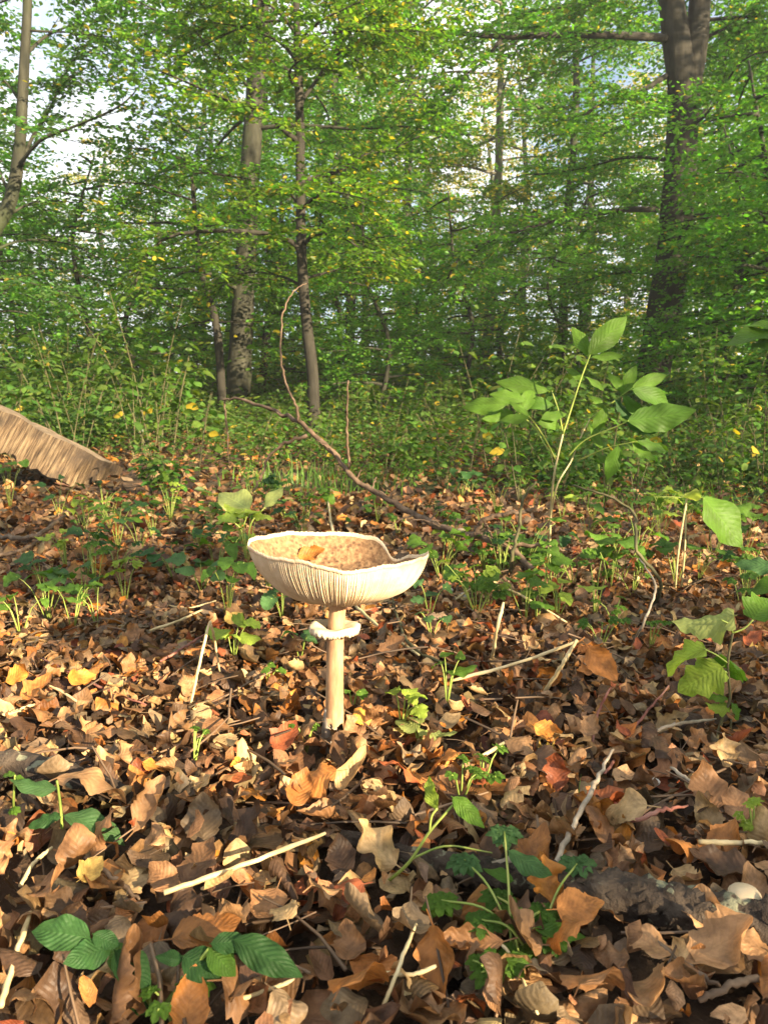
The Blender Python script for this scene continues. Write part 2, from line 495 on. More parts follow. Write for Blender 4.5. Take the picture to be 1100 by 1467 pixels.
# ------------------------------------------------------------------ the mushroom
MB = G(479, 1050); MB.z = float(gz(MB.x, MB.y)) - 0.012
MY = MB.y
def build_mushroom():
    root = thing('parasol_mushroom', 'tall parasol mushroom with upturned cream cap and ragged ring on its stem', 'mushroom', MB)
    hub = P(484, 866, MY) - MB
    cx, cy, z0 = P(485, 866, MY).x - MB.x, 0.0, hub.z + .008
    Rr = 127 / F * (MY * math.cos(PITCH) + 0.03)
    def rim(th):
        d = (np.degrees(th) + 180) % 360 - 180
        R = Rr * (1 + 0.010 * np.sin(3 * th + 0.5) + 0.004 * np.sin(7 * th) + 0.035 * np.exp(-((d + 80) / 12) ** 2) - 0.10 * np.exp(-((d - 47) / 12) ** 2))
        z = 0.0560 - 0.0062 * np.cos(th) - 0.0002 * np.sin(th) - 0.006 * np.exp(-((d + 78) / 16) ** 2) \
            - 0.022 * np.exp(-((d - 46) / 12) ** 2) - 0.011 * np.exp(-((d - 24) / 15) ** 2) + 0.0008 * np.sin(9 * th) + 0.0004 * np.sin(23 * th)
        return R, z
    prof = lambda r, t=0.0: 0.20 * r ** 2 + 0.80 * r ** (6.0 + 1.4 * np.cos(t))
    # gills
    NG, SPG, NR = 250, 5, 24
    th = np.linspace(0, 2 * math.pi, NG * SPG, endpoint=False)
    rr = np.concatenate([np.linspace(0.07, 0.9, NR - 5), [0.94, 0.965, 0.98, 0.99, 0.998]])
    T, Q = np.meshgrid(th, rr, indexing='ij')
    Rm, Zm = rim(T)
    k = np.arange(len(th)) // SPG; ph = (np.arange(len(th)) % SPG) / SPG
    blade = np.exp(-((ph - 0.5) / 0.20) ** 2)
    gv = rng.uniform(0.65, 1.25, NG)[k] * blade
    deg = (np.degrees(th) + 180) % 360 - 180
    amp = 0.0022 * (1 - 0.70 * np.exp(-((deg + 35) / 35) ** 2))
    depth = (amp * gv)[:, None] * np.clip((1 - Q) / 0.05, 0, 1) * np.clip((Q - 0.06) / 0.1, 0, 1)
    # blades stand off at right angles to the bowl: down near the stem, outward at the rim
    slope = np.clip(Q, 0, 1) ** 3
    jit = rng.normal(0, 0.006, NG)[k][:, None] * np.sin(Q * 3)
    X = cx + (Rm * Q + depth * slope) * np.cos(T + jit)
    Y = cy + (Rm * Q + depth * slope) * np.sin(T + jit)
    Z = z0 + Zm * prof(Q, T) - depth * (1 - 0.6 * slope) + 0.002
    V = np.stack([X, Y, Z], -1).reshape(-1, 3)
    ii = np.arange(V.shape[0]).reshape(len(th), NR)
    a, b = ii, np.roll(ii, -1, 0)
    Fq = np.stack([a[:, :-1], a[:, 1:], b[:, 1:], b[:, :-1]], -1).reshape(-1, 4)
    g = link('gills', build_mesh('gills', V, [Fq], M['mushroom_flesh']), root)
    GI = g; g['kind'] = 'stuff'; g['label'] = 'cream gills fanning under the upturned cap'
    # upper side of the cap (now the inside of the bowl) with scales
    nt, nr = 260, 60
    th = np.linspace(0, 2 * math.pi, nt, endpoint=False); rr = np.linspace(0.0, 0.985, nr)
    T, Q = np.meshgrid(th, rr, indexing='ij')
    Rm, Zm = rim(T)
    X = cx + Rm * Q * np.cos(T); Y = cy + Rm * Q * np.sin(T)
    bumps = rng.normal(0, 1, T.shape) * 0.0007 * np.clip((1 - Q) / 0.1, 0.1, 1)
    sc = np.clip(np.sin(X * 420 + 2 * np.sin(Y * 300)) * np.sin(Y * 380 + 2 * np.sin(X * 260)), 0, 1) * 0.0016
    Z = z0 + 0.0035 + Zm * prof(Q, T) + 0.014 * (1 - Q ** 2) + 0.004 * np.exp(-(Q / 0.15) ** 2) + bumps + sc * np.clip((1 - Q) * 8, 0, 1)
    V = np.stack([X, Y, Z], -1).reshape(-1, 3)
    ii = np.arange(V.shape[0]).reshape(nt, nr); a, b = ii, np.roll(ii, -1, 0)
    Fq = np.stack([a[:, :-1], b[:, :-1], b[:, 1:], a[:, 1:]], -1).reshape(-1, 4)
    m, n, l = new_mat('cap_skin')
    out = n.new('ShaderNodeOutputMaterial'); pr = n.new('ShaderNodeBsdfPrincipled'); tc = n.new('ShaderNodeTexCoord')
    n1 = n.new('ShaderNodeTexNoise'); n1.inputs['Scale'].default_value = 170; n1.inputs['Detail'].default_value = 5
    n2 = n.new('ShaderNodeTexVoronoi'); n2.inputs['Scale'].default_value = 120
    n3 = n.new('ShaderNodeTexNoise'); n3.inputs['Scale'].default_value = 40; n3.inputs['Detail'].default_value = 3
    for q in (n1, n2, n3): l.new(tc.outputs['Object'], q.inputs['Vector'])
    r1 = n.new('ShaderNodeValToRGB'); e = r1.color_ramp.elements
    e[0].position, e[1].position = 0.33, 0.66; e[0].color = (0.13, 0.07, 0.035, 1); e[1].color = (0.27, 0.165, 0.082, 1)
    l.new(n1.outputs['Fac'], r1.inputs['Fac'])
    r2 = n.new('ShaderNodeValToRGB'); r2.color_ramp.elements[0].position, r2.color_ramp.elements[1].position = 0.18, 0.36
    r2.color_ramp.elements[0].color = (1, 1, 1, 1); r2.color_ramp.elements[1].color = (0, 0, 0, 1)
    l.new(n2.outputs['Distance'], r2.inputs['Fac'])
    r3 = n.new('ShaderNodeValToRGB'); r3.color_ramp.elements[0].position, r3.color_ramp.elements[1].position = 0.40, 0.50
    l.new(n3.outputs['Fac'], r3.inputs['Fac'])
    fac = math_node(n, l, 'MULTIPLY', r2.outputs['Color'], math_node(n, l, 'ADD', math_node(n, l, 'MULTIPLY', r3.outputs['Color'], 0.75), 0.12))
    c = mixcol(n, l, 'MIX', fac, r1.outputs['Color'], (0.09, 0.05, 0.028))
    l.new(c, pr.inputs['Base Color']); pr.inputs['Roughness'].default_value = 0.85; pr.inputs['Specular IOR Level'].default_value = 0.2
    bp = n.new('ShaderNodeBump'); bp.inputs['Strength'].default_value = 0.8; bp.inputs['Distance'].default_value = 0.003
    l.new(n1.outputs['Fac'], bp.inputs['Height']); l.new(bp.outputs[0], pr.inputs['Normal']); l.new(pr.outputs[0], out.inputs['Surface'])
    cap = link('cap', build_mesh('cap', V, [Fq], m), root)
    GI.parent = cap; cap['label'] = 'scaly brown upper skin of the cap'
    # rim: fringed lip that joins skin and gills
    nt = 520
    th = np.linspace(0, 2 * math.pi, nt, endpoint=False)
    Rm, Zm = rim(th)
    rag = 0.00035 * rng.normal(0, 1, nt)
    prof_pts = [(0.984, 0.0036), (0.990, 0.0052), (1.000, 0.0046), (1.004, 0.0024), (1.002, 0.0004), (0.996, 0.0014)]
    rings = []
    for q, dz in prof_pts:
        rings.append(np.stack([cx + Rm * q * np.cos(th), cy + Rm * q * np.sin(th), z0 + Zm * prof(np.full(nt, min(q, 1.0)), th) + dz + rag], -1))
    V = np.stack(rings, 1).reshape(-1, 3)
    ii = np.arange(V.shape[0]).reshape(nt, len(prof_pts)); a, b = ii, np.roll(ii, -1, 0)
    Fq = np.stack([a[:, :-1], b[:, :-1], b[:, 1:], a[:, 1:]], -1).reshape(-1, 4)
    link('cap_rim', build_mesh('cap_rim', V, [Fq], M['mushroom_flesh']), cap)
    # stem
    zc = hub.z
    sp = [Vector((P(479, 1030, MY).x - MB.x, 0, 0.020)), Vector((P(479.5, 960, MY).x - MB.x, 0, 0.075)), Vector((P(480.5, 905, MY).x - MB.x, 0, 0.122)), Vector((cx, 0, zc + 0.012))]
    Vt, Fs = tube(smooth_path(sp, 40), [0.0112, 0.0103, 0.0100, 0.0096, 0.0100], 28, 0.012, caps=False)
    Vt = Vt.reshape(40, 28, 3)
    ang = np.arctan2(Vt[0, :, 1] - Vt[0, :, 1].mean(), Vt[0, :, 0] - Vt[0, :, 0].mean())
    Vt[0, :, 2] += rng.uniform(-0.007, 0.006, 28) + 0.009 * np.clip(-np.cos(ang), 0, 1)
    Vt[1, :, 2] += 0.003 + 0.006 * np.clip(-np.cos(ang), 0, 1)
    link('stem', build_mesh('stem', Vt.reshape(-1, 3), Fs, M['mushroom_stem']), root)
    bp_ = [Vector((-0.008, 0, -0.012)), Vector((-0.006, 0.0, 0.015)), Vector((-0.003, 0, 0.04))]
    Vt, Fs = tube(smooth_path(bp_, 12), [0.0100, 0.0085, 0.0080], 20, 0.05)
    sb = link('stem_base', build_mesh('stem_base', Vt, Fs, M['mushroom_base']), root)
    sb['label'] = 'grey hollow foot where the stem skin has split away'
    # ring
    nt = 150
    th = np.linspace(0, 2 * math.pi, nt, endpoint=False)
    rc = P(479, 900, MY) - MB
    zr = P(480, 898, MY).z - MB.z
    wav = 0.0007 * np.sin(2 * th + 2.6) + 0.0007 * np.sin(5 * th)
    Ro = 0.0293 * (1 + 0.035 * np.sin(3 * th + 2) + 0.02 * np.sin(8 * th))
    rag = rng.uniform(-1, 1, nt)
    pr_pts = [(0.0100, -0.001, 0), (0.015, 0.0005, 0.3), (0.023, 0.0022, 0.8), (0.0275, 0.0026, 1), ('o', 0.0008, 1), ('o2', -0.0030, 0.9), ('f', -0.0062, 0.8), ('g', -0.0072, 0.7), (0.0205, -0.0045, 0.5), (0.0110, -0.0035, 0.1)]
    rings = []
    for r, dz, wv in pr_pts:
        if r == 'o': rr_, dd = Ro, 0
        elif r == 'o2': rr_, dd = Ro * 0.985 + 0.0005 * rag, 0
        elif r == 'f': rr_, dd = Ro * 0.90 + 0.0016 * rag, 0.0016 * np.roll(rag, 3)
        elif r == 'g': rr_, dd = Ro * 0.83 + 0.0018 * np.roll(rag, 5), 0.0020 * rag
        else: rr_, dd = np.full(nt, r), 0
        rings.append(np.stack([rc.x + 0.001 * 0 + rr_ * np.cos(th), rr_ * np.sin(th), zr + dz + dd + wav * wv], -1))
    V = np.stack(rings, 1).reshape(-1, 3)
    ii = np.arange(V.shape[0]).reshape(nt, len(pr_pts)); a, b = ii, np.roll(ii, -1, 0)
    Fq = np.stack([a[:, :-1], b[:, :-1], b[:, 1:], a[:, 1:]], -1).reshape(-1, 4)
    ro = link('ring', build_mesh('ring', V, [Fq], M['mushroom_ring']), root)
    ro['label'] = 'pale double collar with frayed lower edge'
    def cap_z(x, y):
        t = np.arctan2(y - cy, x - cx); Rm, Zm = rim(t); q = np.hypot(x - cx, y - cy) / Rm
        return float(z0 + 0.0035 + Zm * prof(q, t) + 0.014 * (1 - q ** 2))
    return root, cap_z
mushroom, CAPZ = build_mushroom()
landmark('the tall mushroom', MB)

# ------------------------------------------------------------------ tilted slice of trunk at the edge of the undergrowth
def build_slab():
    base = Vector((-1.62, 4.0, float(gz(-1.62, 4.0))))
    root = thing('log_slice', 'weathered barkless slice of thick trunk lying tilted at the undergrowth edge', 'log', base)
    Th = 0.19
    ns, nh = 120, 9
    th = np.linspace(0, 2 * math.pi, ns, endpoint=False)
    Rv = (np.abs(np.cos(th) / .50) ** 10 + np.abs(np.sin(th) / .28) ** 10) ** (-1 / 10) * (1 + 0.006 * np.sin(3 * th) + 0.004 * np.sin(17 * th + 1) + 0.004 * rng.normal(0, 1, ns))
    hs = np.linspace(-Th / 2, Th / 2, nh)
    V = np.array([[(Rv[i] * (1 + 0.004 * rng.normal())) * math.cos(th[i]), Rv[i] * math.sin(th[i]), h + (0.012 * rng.normal() if j == 0 else 0.006 * math.sin(th[i] * 9))] for i in range(ns) for j, h in enumerate(hs)])
    ii = np.arange(ns * nh).reshape(ns, nh); a, b = ii, np.roll(ii, -1, 0)
    Fq = np.stack([a[:, :-1], b[:, :-1], b[:, 1:], a[:, 1:]], -1).reshape(-1, 4)
    wood = noise_material('weathered_wood', [(0.03, 0.02, 0.012), (0.10, 0.065, 0.036), (0.18, 0.125, 0.07), (0.26, 0.195, 0.115)], scale=(24, 24, 1.4), nscale=5, detail=9, bump=0.9, dist=0.02,
                          pos=(0.34, 0.66), second=(6, (0.055, 0.04, 0.028), 0.48, 0.66))
    cutf = noise_material('cut_wood', [(0.08, 0.06, 0.04), (0.2, 0.15, 0.1)], nscale=18, bump=0.6, dist=0.01)
    tilt = Matrix.Rotation(R_(-12), 4, 'X') @ Matrix.Rotation(R_(27), 4, 'Y')
    cc = Vector((-1.98, 4.0, .275)) - base
    X = np.array(Matrix.Translation(cc) @ tilt)
    def tf(V): return V @ X[:3, :3].T + X[:3, 3]
    # the mapping uses the part's own axes, so the object carries the tilt
    side = link('weathered_side', build_mesh('weathered_side', V, [Fq], wood), root)
    side.matrix_local = Matrix.Translation(cc) @ tilt
    for nm, j, s in (('upper_cut', nh - 1, 1), ('lower_cut', 0, -1)):
        ring = V[ii[:, j]]
        vv = [ring]; 
        for f in (0.75, 0.5, 0.25): vv.append(ring * np.array([f, f, 1]))
        VV = np.vstack(vv + [np.array([[0, 0, hs[j]]])]); jj = np.arange(4 * ns).reshape(4, ns)
        q = np.stack([jj[:-1], np.roll(jj[:-1], -1, 1), np.roll(jj[1:], -1, 1), jj[1:]], -1).reshape(-1, 4)
        t = np.stack([jj[3], np.roll(jj[3], -1), np.full(ns, 4 * ns)], -1)
        o = link(nm, build_mesh(nm, VV, [q[:, ::s], t[:, ::s]], cutf), root); o.matrix_local = Matrix.Translation(cc) @ tilt
    return root
slab = build_slab()
landmark('the tilted log slice', P(80, 690, 3.8))

# ------------------------------------------------------------------ sticks, straws, branches
def stick(name, label, cat, pts, rad, mat, sides=7, rough=0.06, group=None, subs=()):
    """pts: world points; subs: list of (pts, rad, name)"""
    base = Vector(pts[0])
    rough_ = rough
    kk = (.28 if max(rad) < .01 else .06) * max(rad) if name != 'straw' else .12 * max(rad)
    me = tube_mesh(name, pts, rad, mat, base, sides, max(10, len(pts) * 6), rough_, kk)
    if not subs:
        o = link(name, me, None, base); tag(o, label, cat, group); return o
    root = thing(name, label, cat, base, group)
    link('main_stem', me, root)
    for sp, sr, sn in subs:
        link(sn, tube_mesh(sn, sp, sr, mat, base, max(5, sides - 1), max(10, len(sp) * 6), rough_, .35 * max(sr)), root)
    return root

def gl(px, py, lift=0.006): return G(px, py, lift)

# fallen branch arching behind the mushroom
def build_branch():
    def q(px, py, Y): return P(px, py, Y)
    main = [G(772, 832, 0.0), q(738, 792, 1.72), q(700, 772, 1.78), q(650, 762, 1.86), q(600, 741, 1.95), q(550, 712, 2.05), q(510, 686, 2.13), q(470, 641, 2.22), q(430, 606, 2.3), q(400, 591, 2.36), q(345, 573, 2.45), q(318, 573, 2.5)]
    subs = [
        ([q(428, 604, 2.3), q(424, 580, 2.3), q(408, 545, 2.32), q(402, 500, 2.34), q(405, 450, 2.36), q(420, 418, 2.38), q(440, 406, 2.4)], [0.0045, 0.003, 0.0015], 'side_twig'),
        ([q(500, 671, 2.15), q(498, 630, 2.14), q(497, 590, 2.13), q(499, 545, 2.12)], [0.0045, 0.002], 'side_twig'),
        ([q(440, 624, 2.25), q(410, 634, 2.24), q(385, 655, 2.23), q(376, 680, 2.22), q(362, 705, 2.2)], [0.006, 0.004, 0.003], 'side_twig'),
        ([q(322, 573, 2.5), q(324, 600, 2.5), q(326, 625, 2.5), q(329, 668, 2.5)], [0.0035, 0.0018], 'side_twig'),
        ([q(680, 769, 1.8), q(690, 745, 1.8), q(715, 738, 1.79), q(748, 734, 1.78), q(765, 728, 1.77), q(768, 716, 1.77)], [0.007, 0.006, 0.005, 0.003], 'side_twig'),
        ([q(700, 772, 1.78), q(740, 780, 1.75), q(780, 783, 1.72), q(820, 790, 1.70)], [0.008, 0.005, 0.002], 'side_twig'),
    ]
    for k in range(14):
        t = random.uniform(.1, .97); mp = smooth_path(main, 60); a = Vector(mp[int(t * 59)])
        d = Vector((random.uniform(-1, 1), random.uniform(-.4, .4), random.uniform(-.3, 1))).normalized() * random.uniform(.02, .09)
        subs.append(([a, a + d * .5 + Vector((0, 0, .006)), a + d], [.0032, .002, .0012], 'side_shoot'))
    b = stick('fallen_branch', 'long thin bare fallen branch arching out of the leaf litter behind the mushroom', 'branch', main,
              [0.0075, 0.009, 0.009, 0.009, 0.0085, 0.008, 0.0078, 0.0075, 0.007, 0.0065, 0.005, 0.003], M['twig'], 8, 0.14, None, subs)
    landmark('the arching fallen branch', P(600, 741, 1.95))
    return b
build_branch()
# stems that cross under the branch
stick('dead_stem', 'dark upright dead stem under the end of the fallen branch', 'twig', [G(728, 836, -0.01), P(733, 800, 1.62), P(742, 760, 1.63), P(750, 715, 1.64), P(768, 690, 1.64)], [0.0045, 0.004, 0.0025], M['stem_brown'])
stick('dead_stem', 'curved dark dead stem beside the long-leaved sapling', 'twig', [G(938, 870, -0.01), P(945, 830, 1.45), P(912, 790, 1.45), P(908, 740, 1.47), P(880, 715, 1.5), P(820, 695, 1.55)], [0.004, 0.0035, 0.002], M['stem_brown'])

# rotting log across the foreground
def build_rotten_log():
    pts = [G(490, 1200, -0.006), G(560, 1222, -0.002), G(640, 1243, 0.002), G(720, 1258, 0.006), G(820, 1278, 0.010), G(930, 1298, 0.012), G(1040, 1318, 0.012), G(1160, 1340, 0.012)]
    global LOGP
    LOGP = smooth_path(pts, 60)
    base = Vector(pts[3])
    root = thing('rotten_log', 'dark rotting log with pale lichen lying half buried in the leaves', 'log', base)
    p = smooth_path(pts, 70) - np.array(base)
    V, Fs = tube(p, [0.005, 0.008, 0.011, 0.014, 0.0155, 0.0165, 0.017], 22, 0.16)
    link('log_body', build_mesh('log_body', V, Fs, M['rotten_wood']), root)
    br = [G(690, 1250, 0.010), G(740, 1232, 0.02), G(790, 1246, 0.022)]
    link('bark_flake', tube_mesh('bark_flake', br, [0.002, 0.004, 0.002], M['grey_twig'], base, 5, 8, 0.2), root)
    return root
build_rotten_log(); landmark('the rotting log', G(850, 1285)); landmark('the rotting log\'s thin end', G(560, 1225))
stick('fallen_branch', 'thick dark bark-covered fallen branch half hidden under curled leaves', 'branch', [G(-60, 1088, 0.008), G(10, 1098, 0.010), G(80, 1112, 0.010), G(140, 1126, 0.008), G(190, 1150, -0.006)], [0.013, 0.014, 0.013, 0.012, 0.008], M['rotten_wood'], 14, 0.09)
landmark('the thick bark-covered branch', G(80, 1112))

straws = [
    ('pale straw lying across the leaves before the mushroom', [gl(235, 1281, .026), gl(350, 1240, .028), gl(466, 1199, .024)], 0.0026, 'straw'),
    ('pale straw stub lying beside the dark-leaved seedling', [gl(2, 1442, .012), gl(24, 1370, .016), gl(44, 1312, .016)], 0.0026, 'straw'),
    ('thin pale straw leaning under the dark-leaved seedling', [gl(325, 1440, .006), gl(380, 1425, .01), gl(432, 1402, .012)], 0.0018, 'straw'),
    ('bent straw folded into a standing upside-down V', [G(272, 1020, 0), P(284, 960, 0.90), P(299, 897, 0.92), P(303, 897, 0.92), P(309, 925, 0.95), P(315, 962, 0.97)], 0.0024, 'straw'),
    ('thick straw standing upright behind the crossed straws', [G(703, 955, -.01), P(711, 905, 1.0), P(721, 863, 1.02)], 0.0034, 'straw'),
    ('long straw lying level with one end on the leaning straw', [gl(645, 978, .012), P(740, 950, 0.965), P(828, 918, 0.955)], 0.0030, 'straw'),
    ('thick short straw leaning beside the upright orange-brown leaf', [G(774, 1003, -.005), P(800, 960, 0.93), P(826, 916, 0.94)], 0.0036, 'straw'),
    ('pale bleached stick lying diagonally against the rotting log', [gl(785, 1256, .02), gl(815, 1195, .02), gl(843, 1143, .022), gl(860, 1108, .02), gl(878, 1078, .02)], 0.0032, 'grey_twig'),
    ('slender red-brown twig propped on the bleached stick', [gl(866, 1110, .02), P(890, 1075, 0.80), P(915, 1035, 0.83), P(958, 982, 0.86)], 0.0026, 'red_twig'),
    ('short reddish forked twig standing in a dark hollow', [G(848, 1075, 0), P(852, 1035, 0.84), P(866, 1000, 0.85), P(875, 985, 0.855)], 0.0022, 'red_twig'),
    ('grey twig lying on the leaves near the lobed seedling', [gl(920, 1055, .012), gl(970, 1040, .016), gl(1025, 1030, .012)], 0.0028, 'grey_twig'),
    ('tan stick lying at the foot of the lobed seedling', [gl(960, 1100, .008), gl(990, 1125, .01), gl(1015, 1150, .006)], 0.0028, 'grey_twig'),
    ('pale straw wedged under the glossy curled orange leaf', [gl(1000, 1212, .016), gl(1050, 1211, .018), gl(1096, 1210, .014)], 0.0030, 'straw'),
    ('thin pale straw poking out beside the pleated green leaf', [gl(660, 1100, .008), gl(690, 1084, .012), gl(722, 1066, .02)], 0.0030, 'straw'),
    ('grey knobbly twig behind the tall mushroom cap', [gl(470, 720, .06), P(474, 745, 1.9), P(478, 770, 1.75)], 0.0045, 'straw'),
    ('dark crooked twig lying between mushroom and straws', [gl(560, 850, .01), gl(575, 900, .014), gl(600, 935, .012), gl(690, 970, .01)], 0.0035, 'stem_brown'),
    ('long greenish straw sloping down from the mushroom cap', [gl(510, 870, .03), gl(550, 905, .015), gl(600, 940, .012)], 0.0034, 'stem_tan'),
    ('long thin straw arched over the leaves past the pebbles', [G(640, 868, 0.0), P(690, 838, 1.34), P(740, 850, 1.3), G(812, 893, 0.005)], 0.0030, 'straw'),
    ('thin twig rising crooked beside the long-leaved sapling', [G(905, 925, 0), P(920, 895, 1.12), P(938, 850, 1.16), P(935, 830, 1.17), P(915, 800, 1.2)], 0.0026, 'grey_twig'),
    ('short chalky straw lying among leaves under the V straw', [gl(70, 985, .012), gl(95, 998, .014), gl(116, 1010, .012)], 0.0024, 'straw'),
    ('straw lying along the leaves above the V straw', [gl(215, 905, .014), gl(255, 890, .016), gl(290, 876, .014)], 0.0030, 'straw'),
    ('thin bright straw below the spotted yellow leaf', [gl(310, 862, .02), gl(270, 872, .016), gl(240, 868, .01)], 0.0018, 'straw'),
    ('broken tan straw lying near the thick bark-covered branch', [gl(0, 1030, .012), gl(25, 1022, .012), gl(50, 1010, .01)], 0.0030, 'straw'),
    ('long dark twig running across sunlit leaves beyond the V straw', [gl(60, 945, .01), gl(130, 980, .012), gl(210, 1010, .01)], 0.0026, 'red_twig'),
    ('slim reddish twig curving over leaves at the V straw', [gl(230, 950, .02), gl(262, 930, .022), gl(300, 908, .018)], 0.0028, 'red_twig'),
    ('thick grey root-like branch lying below the log slice', [gl(-20, 765, .02), gl(30, 772, .03), gl(60, 765, .05), gl(95, 740, .03)], 0.010, 'twig'),
    ('crooked grey branch lying beneath the log slice', [gl(-20, 800, .015), gl(30, 790, .02), gl(65, 770, .02)], 0.007, 'twig'),
    ('thin dark twig leaning on the leaves at the rotting log', [gl(880, 1150, .012), gl(905, 1175, .02), gl(945, 1165, .03), gl(985, 1155, .02)], 0.0026, 'red_twig'),
    ('straight thin twig in front of the rotting log', [gl(700, 1345, .008), gl(730, 1370, .012), gl(770, 1455, .012)], 0.0016, 'straw'),
    ('brown twig lying along the bottom of the rotting log', [gl(940, 1350, .012), gl(990, 1390, .014), gl(1030, 1420, .01)], 0.0028, 'twig'),
    ('bent brown twig lying past the rotting log on dry leaves', [gl(1000, 1440, .012), gl(1050, 1415, .018), gl(1110, 1400, .014)], 0.0032, 'twig'),
    ('pale straw standing among leaves near the two-leaf shoot', [gl(545, 1455, .006), gl(570, 1395, .02), gl(596, 1330, .02)], 0.0018, 'straw'),
    ('thin stalk lying under the foreground ferny herb', [gl(550, 1400, .008), gl(590, 1398, .01), gl(625, 1385, .012)], 0.0020, 'straw'),
    ('dark twig lying between curled leaves near pale straw', [gl(120, 1230, .012), gl(160, 1260, .012), gl(200, 1290, .006)], 0.0028, 'twig'),
    ('short pale stalk among the leaves by the bark-covered branch', [gl(30, 1275, .01), gl(50, 1240, .014), gl(75, 1215, .012)], 0.0022, 'straw'),
]
for i, (lab, pts, r, m) in enumerate(straws):
    nm = {'straw': 'straw', 'grey_twig': 'stick', 'red_twig': 'twig', 'stem_brown': 'twig', 'stem_tan': 'straw', 'twig': 'twig'}[m]
    r *= .88
    stick(nm, lab, 'straw' if nm == 'straw' else 'twig', pts, [r * .55, r * .85, r * .78, r * .9, r * .7, r * .4] if nm != 'straw' else [r * .8, r * .9, r * .75, r * .85, r * .6], M[m], 7, 0.10, 'straws and twigs on the litter')
landmark('the folded V straw', G(285, 1000)); landmark('the crossed straws', G(770, 970)); landmark('the long pale straw', G(350, 1240)); landmark('the bleached stick', G(830, 1160))

# ------------------------------------------------------------------ green plants with separate leaves
GREEN = {'mid': (0.065, 0.145, 0.022), 'fresh': (0.08, 0.165, 0.022), 'dark': (0.035, 0.095, 0.028), 'blue': (0.065, 0.145, 0.05), 'pale': (0.30, 0.36, 0.12), 'lime': (0.24, 0.34, 0.05), 'yellow': (0.50, 0.40, 0.06)}
_leaf_meshes = {}
def leaf_mesh(kind, var=0):
    key = (kind, var)
    if key not in _leaf_meshes:
        s = hash(key) % 1000 if False else (len(_leaf_meshes) * 17 + 5)
        k1 = (0.5, 0.9, -0.5, 0.2)[var % 4]; k2 = (-1.2, 1.2, -2.0, 0.6)[var % 4]
        V, Fq, luv = leaf_proto(kind, 26 if kind != 'ash' else 22, 6, -k1, k2, 0.3 * (var - 1), 0.05, 0.006, s, 0.04, 10, center=False)
        _leaf_meshes[key] = build_mesh('leaf', V, [Fq], M['green_leaf'], luv, np.ones(3))
    return _leaf_meshes[key]

def palmate_mesh(var=0):
    """deeply cut leaf of five toothed lobes, one mesh"""
    key = ('palmate', var)
    if key not in _leaf_meshes:
        Vs, Fs, Ls, off = [], [], [], 0
        for k, (a, ln) in enumerate([(-75, 0.62), (-38, 0.85), (0, 1.0), (38, 0.85), (75, 0.62)]):
            V, Fq, L = leaf_proto('oak', 12, 4, -0.5, 0.8, 0.2 * var, 0.05, 0.0, 40 + k + var * 9, 0.0, center=False)
            V = V * np.array([0.62 * ln, 0.46, 0.62])
            ca, sa = math.cos(R_(a)), math.sin(R_(a))
            V = V @ np.array([[ca, sa, 0], [-sa, ca, 0], [0, 0, 1]])
            V[:, 2] += 0.004 * k
            Vs.append(V); Fs.append(Fq + off); Ls.append(L); off += len(V)
        _leaf_meshes[key] = build_mesh('leaf', np.vstack(Vs), [np.vstack(Fs)], M['green_leaf'], np.vstack(Ls), np.ones(3))
    return _leaf_meshes[key]

def put_leaf(root, base, a, b, kind, col, width=1.0, up=None, var=None):
    """leaf from world point a (stalk end) to b (tip)"""
    a, b = Vector(a), Vector(b)
    var = random.randrange(4) if var is None else var
    me = palmate_mesh(var % 3) if kind == 'palmate' else leaf_mesh(kind, var)
    d = b - a; L = d.length; x = d.normalized()
    up = Vector(up) if up is not None else Vector((random.uniform(-.3, .3), -0.55 + random.uniform(-.2, .2), 1.0))
    z = (up - x * up.dot(x)).normalized(); y = z.cross(x)
    m = Matrix((x, y * width, z)).transposed().to_4x4()
    o = link('leaf', me, root)
    o.matrix_local = Matrix.Translation(a - base) @ m @ Matrix.Diagonal((L, L, L, 1))
    c = GREEN[col]; j = random.uniform(0.85, 1.15)
    o.color = (c[0] * j, c[1] * j, c[2] * j, 1)
    return o

def plant(name, label, cat, base, stems, leaves, mat='stem_green', group=None):
    """stems: (points, radii, part name); leaves: (a, b, kind, colour, width)"""
    base = Vector(base)
    root = thing(name, label, cat, base, group)
    for pts, rad, nm in stems:
        link(nm, tube_mesh(nm, pts, rad, M[mat if nm == 'stem' else 'stem_green'], base, 6, None, 0.02), root)
    for lf in leaves:
        put_leaf(root, base, *lf)
    return root

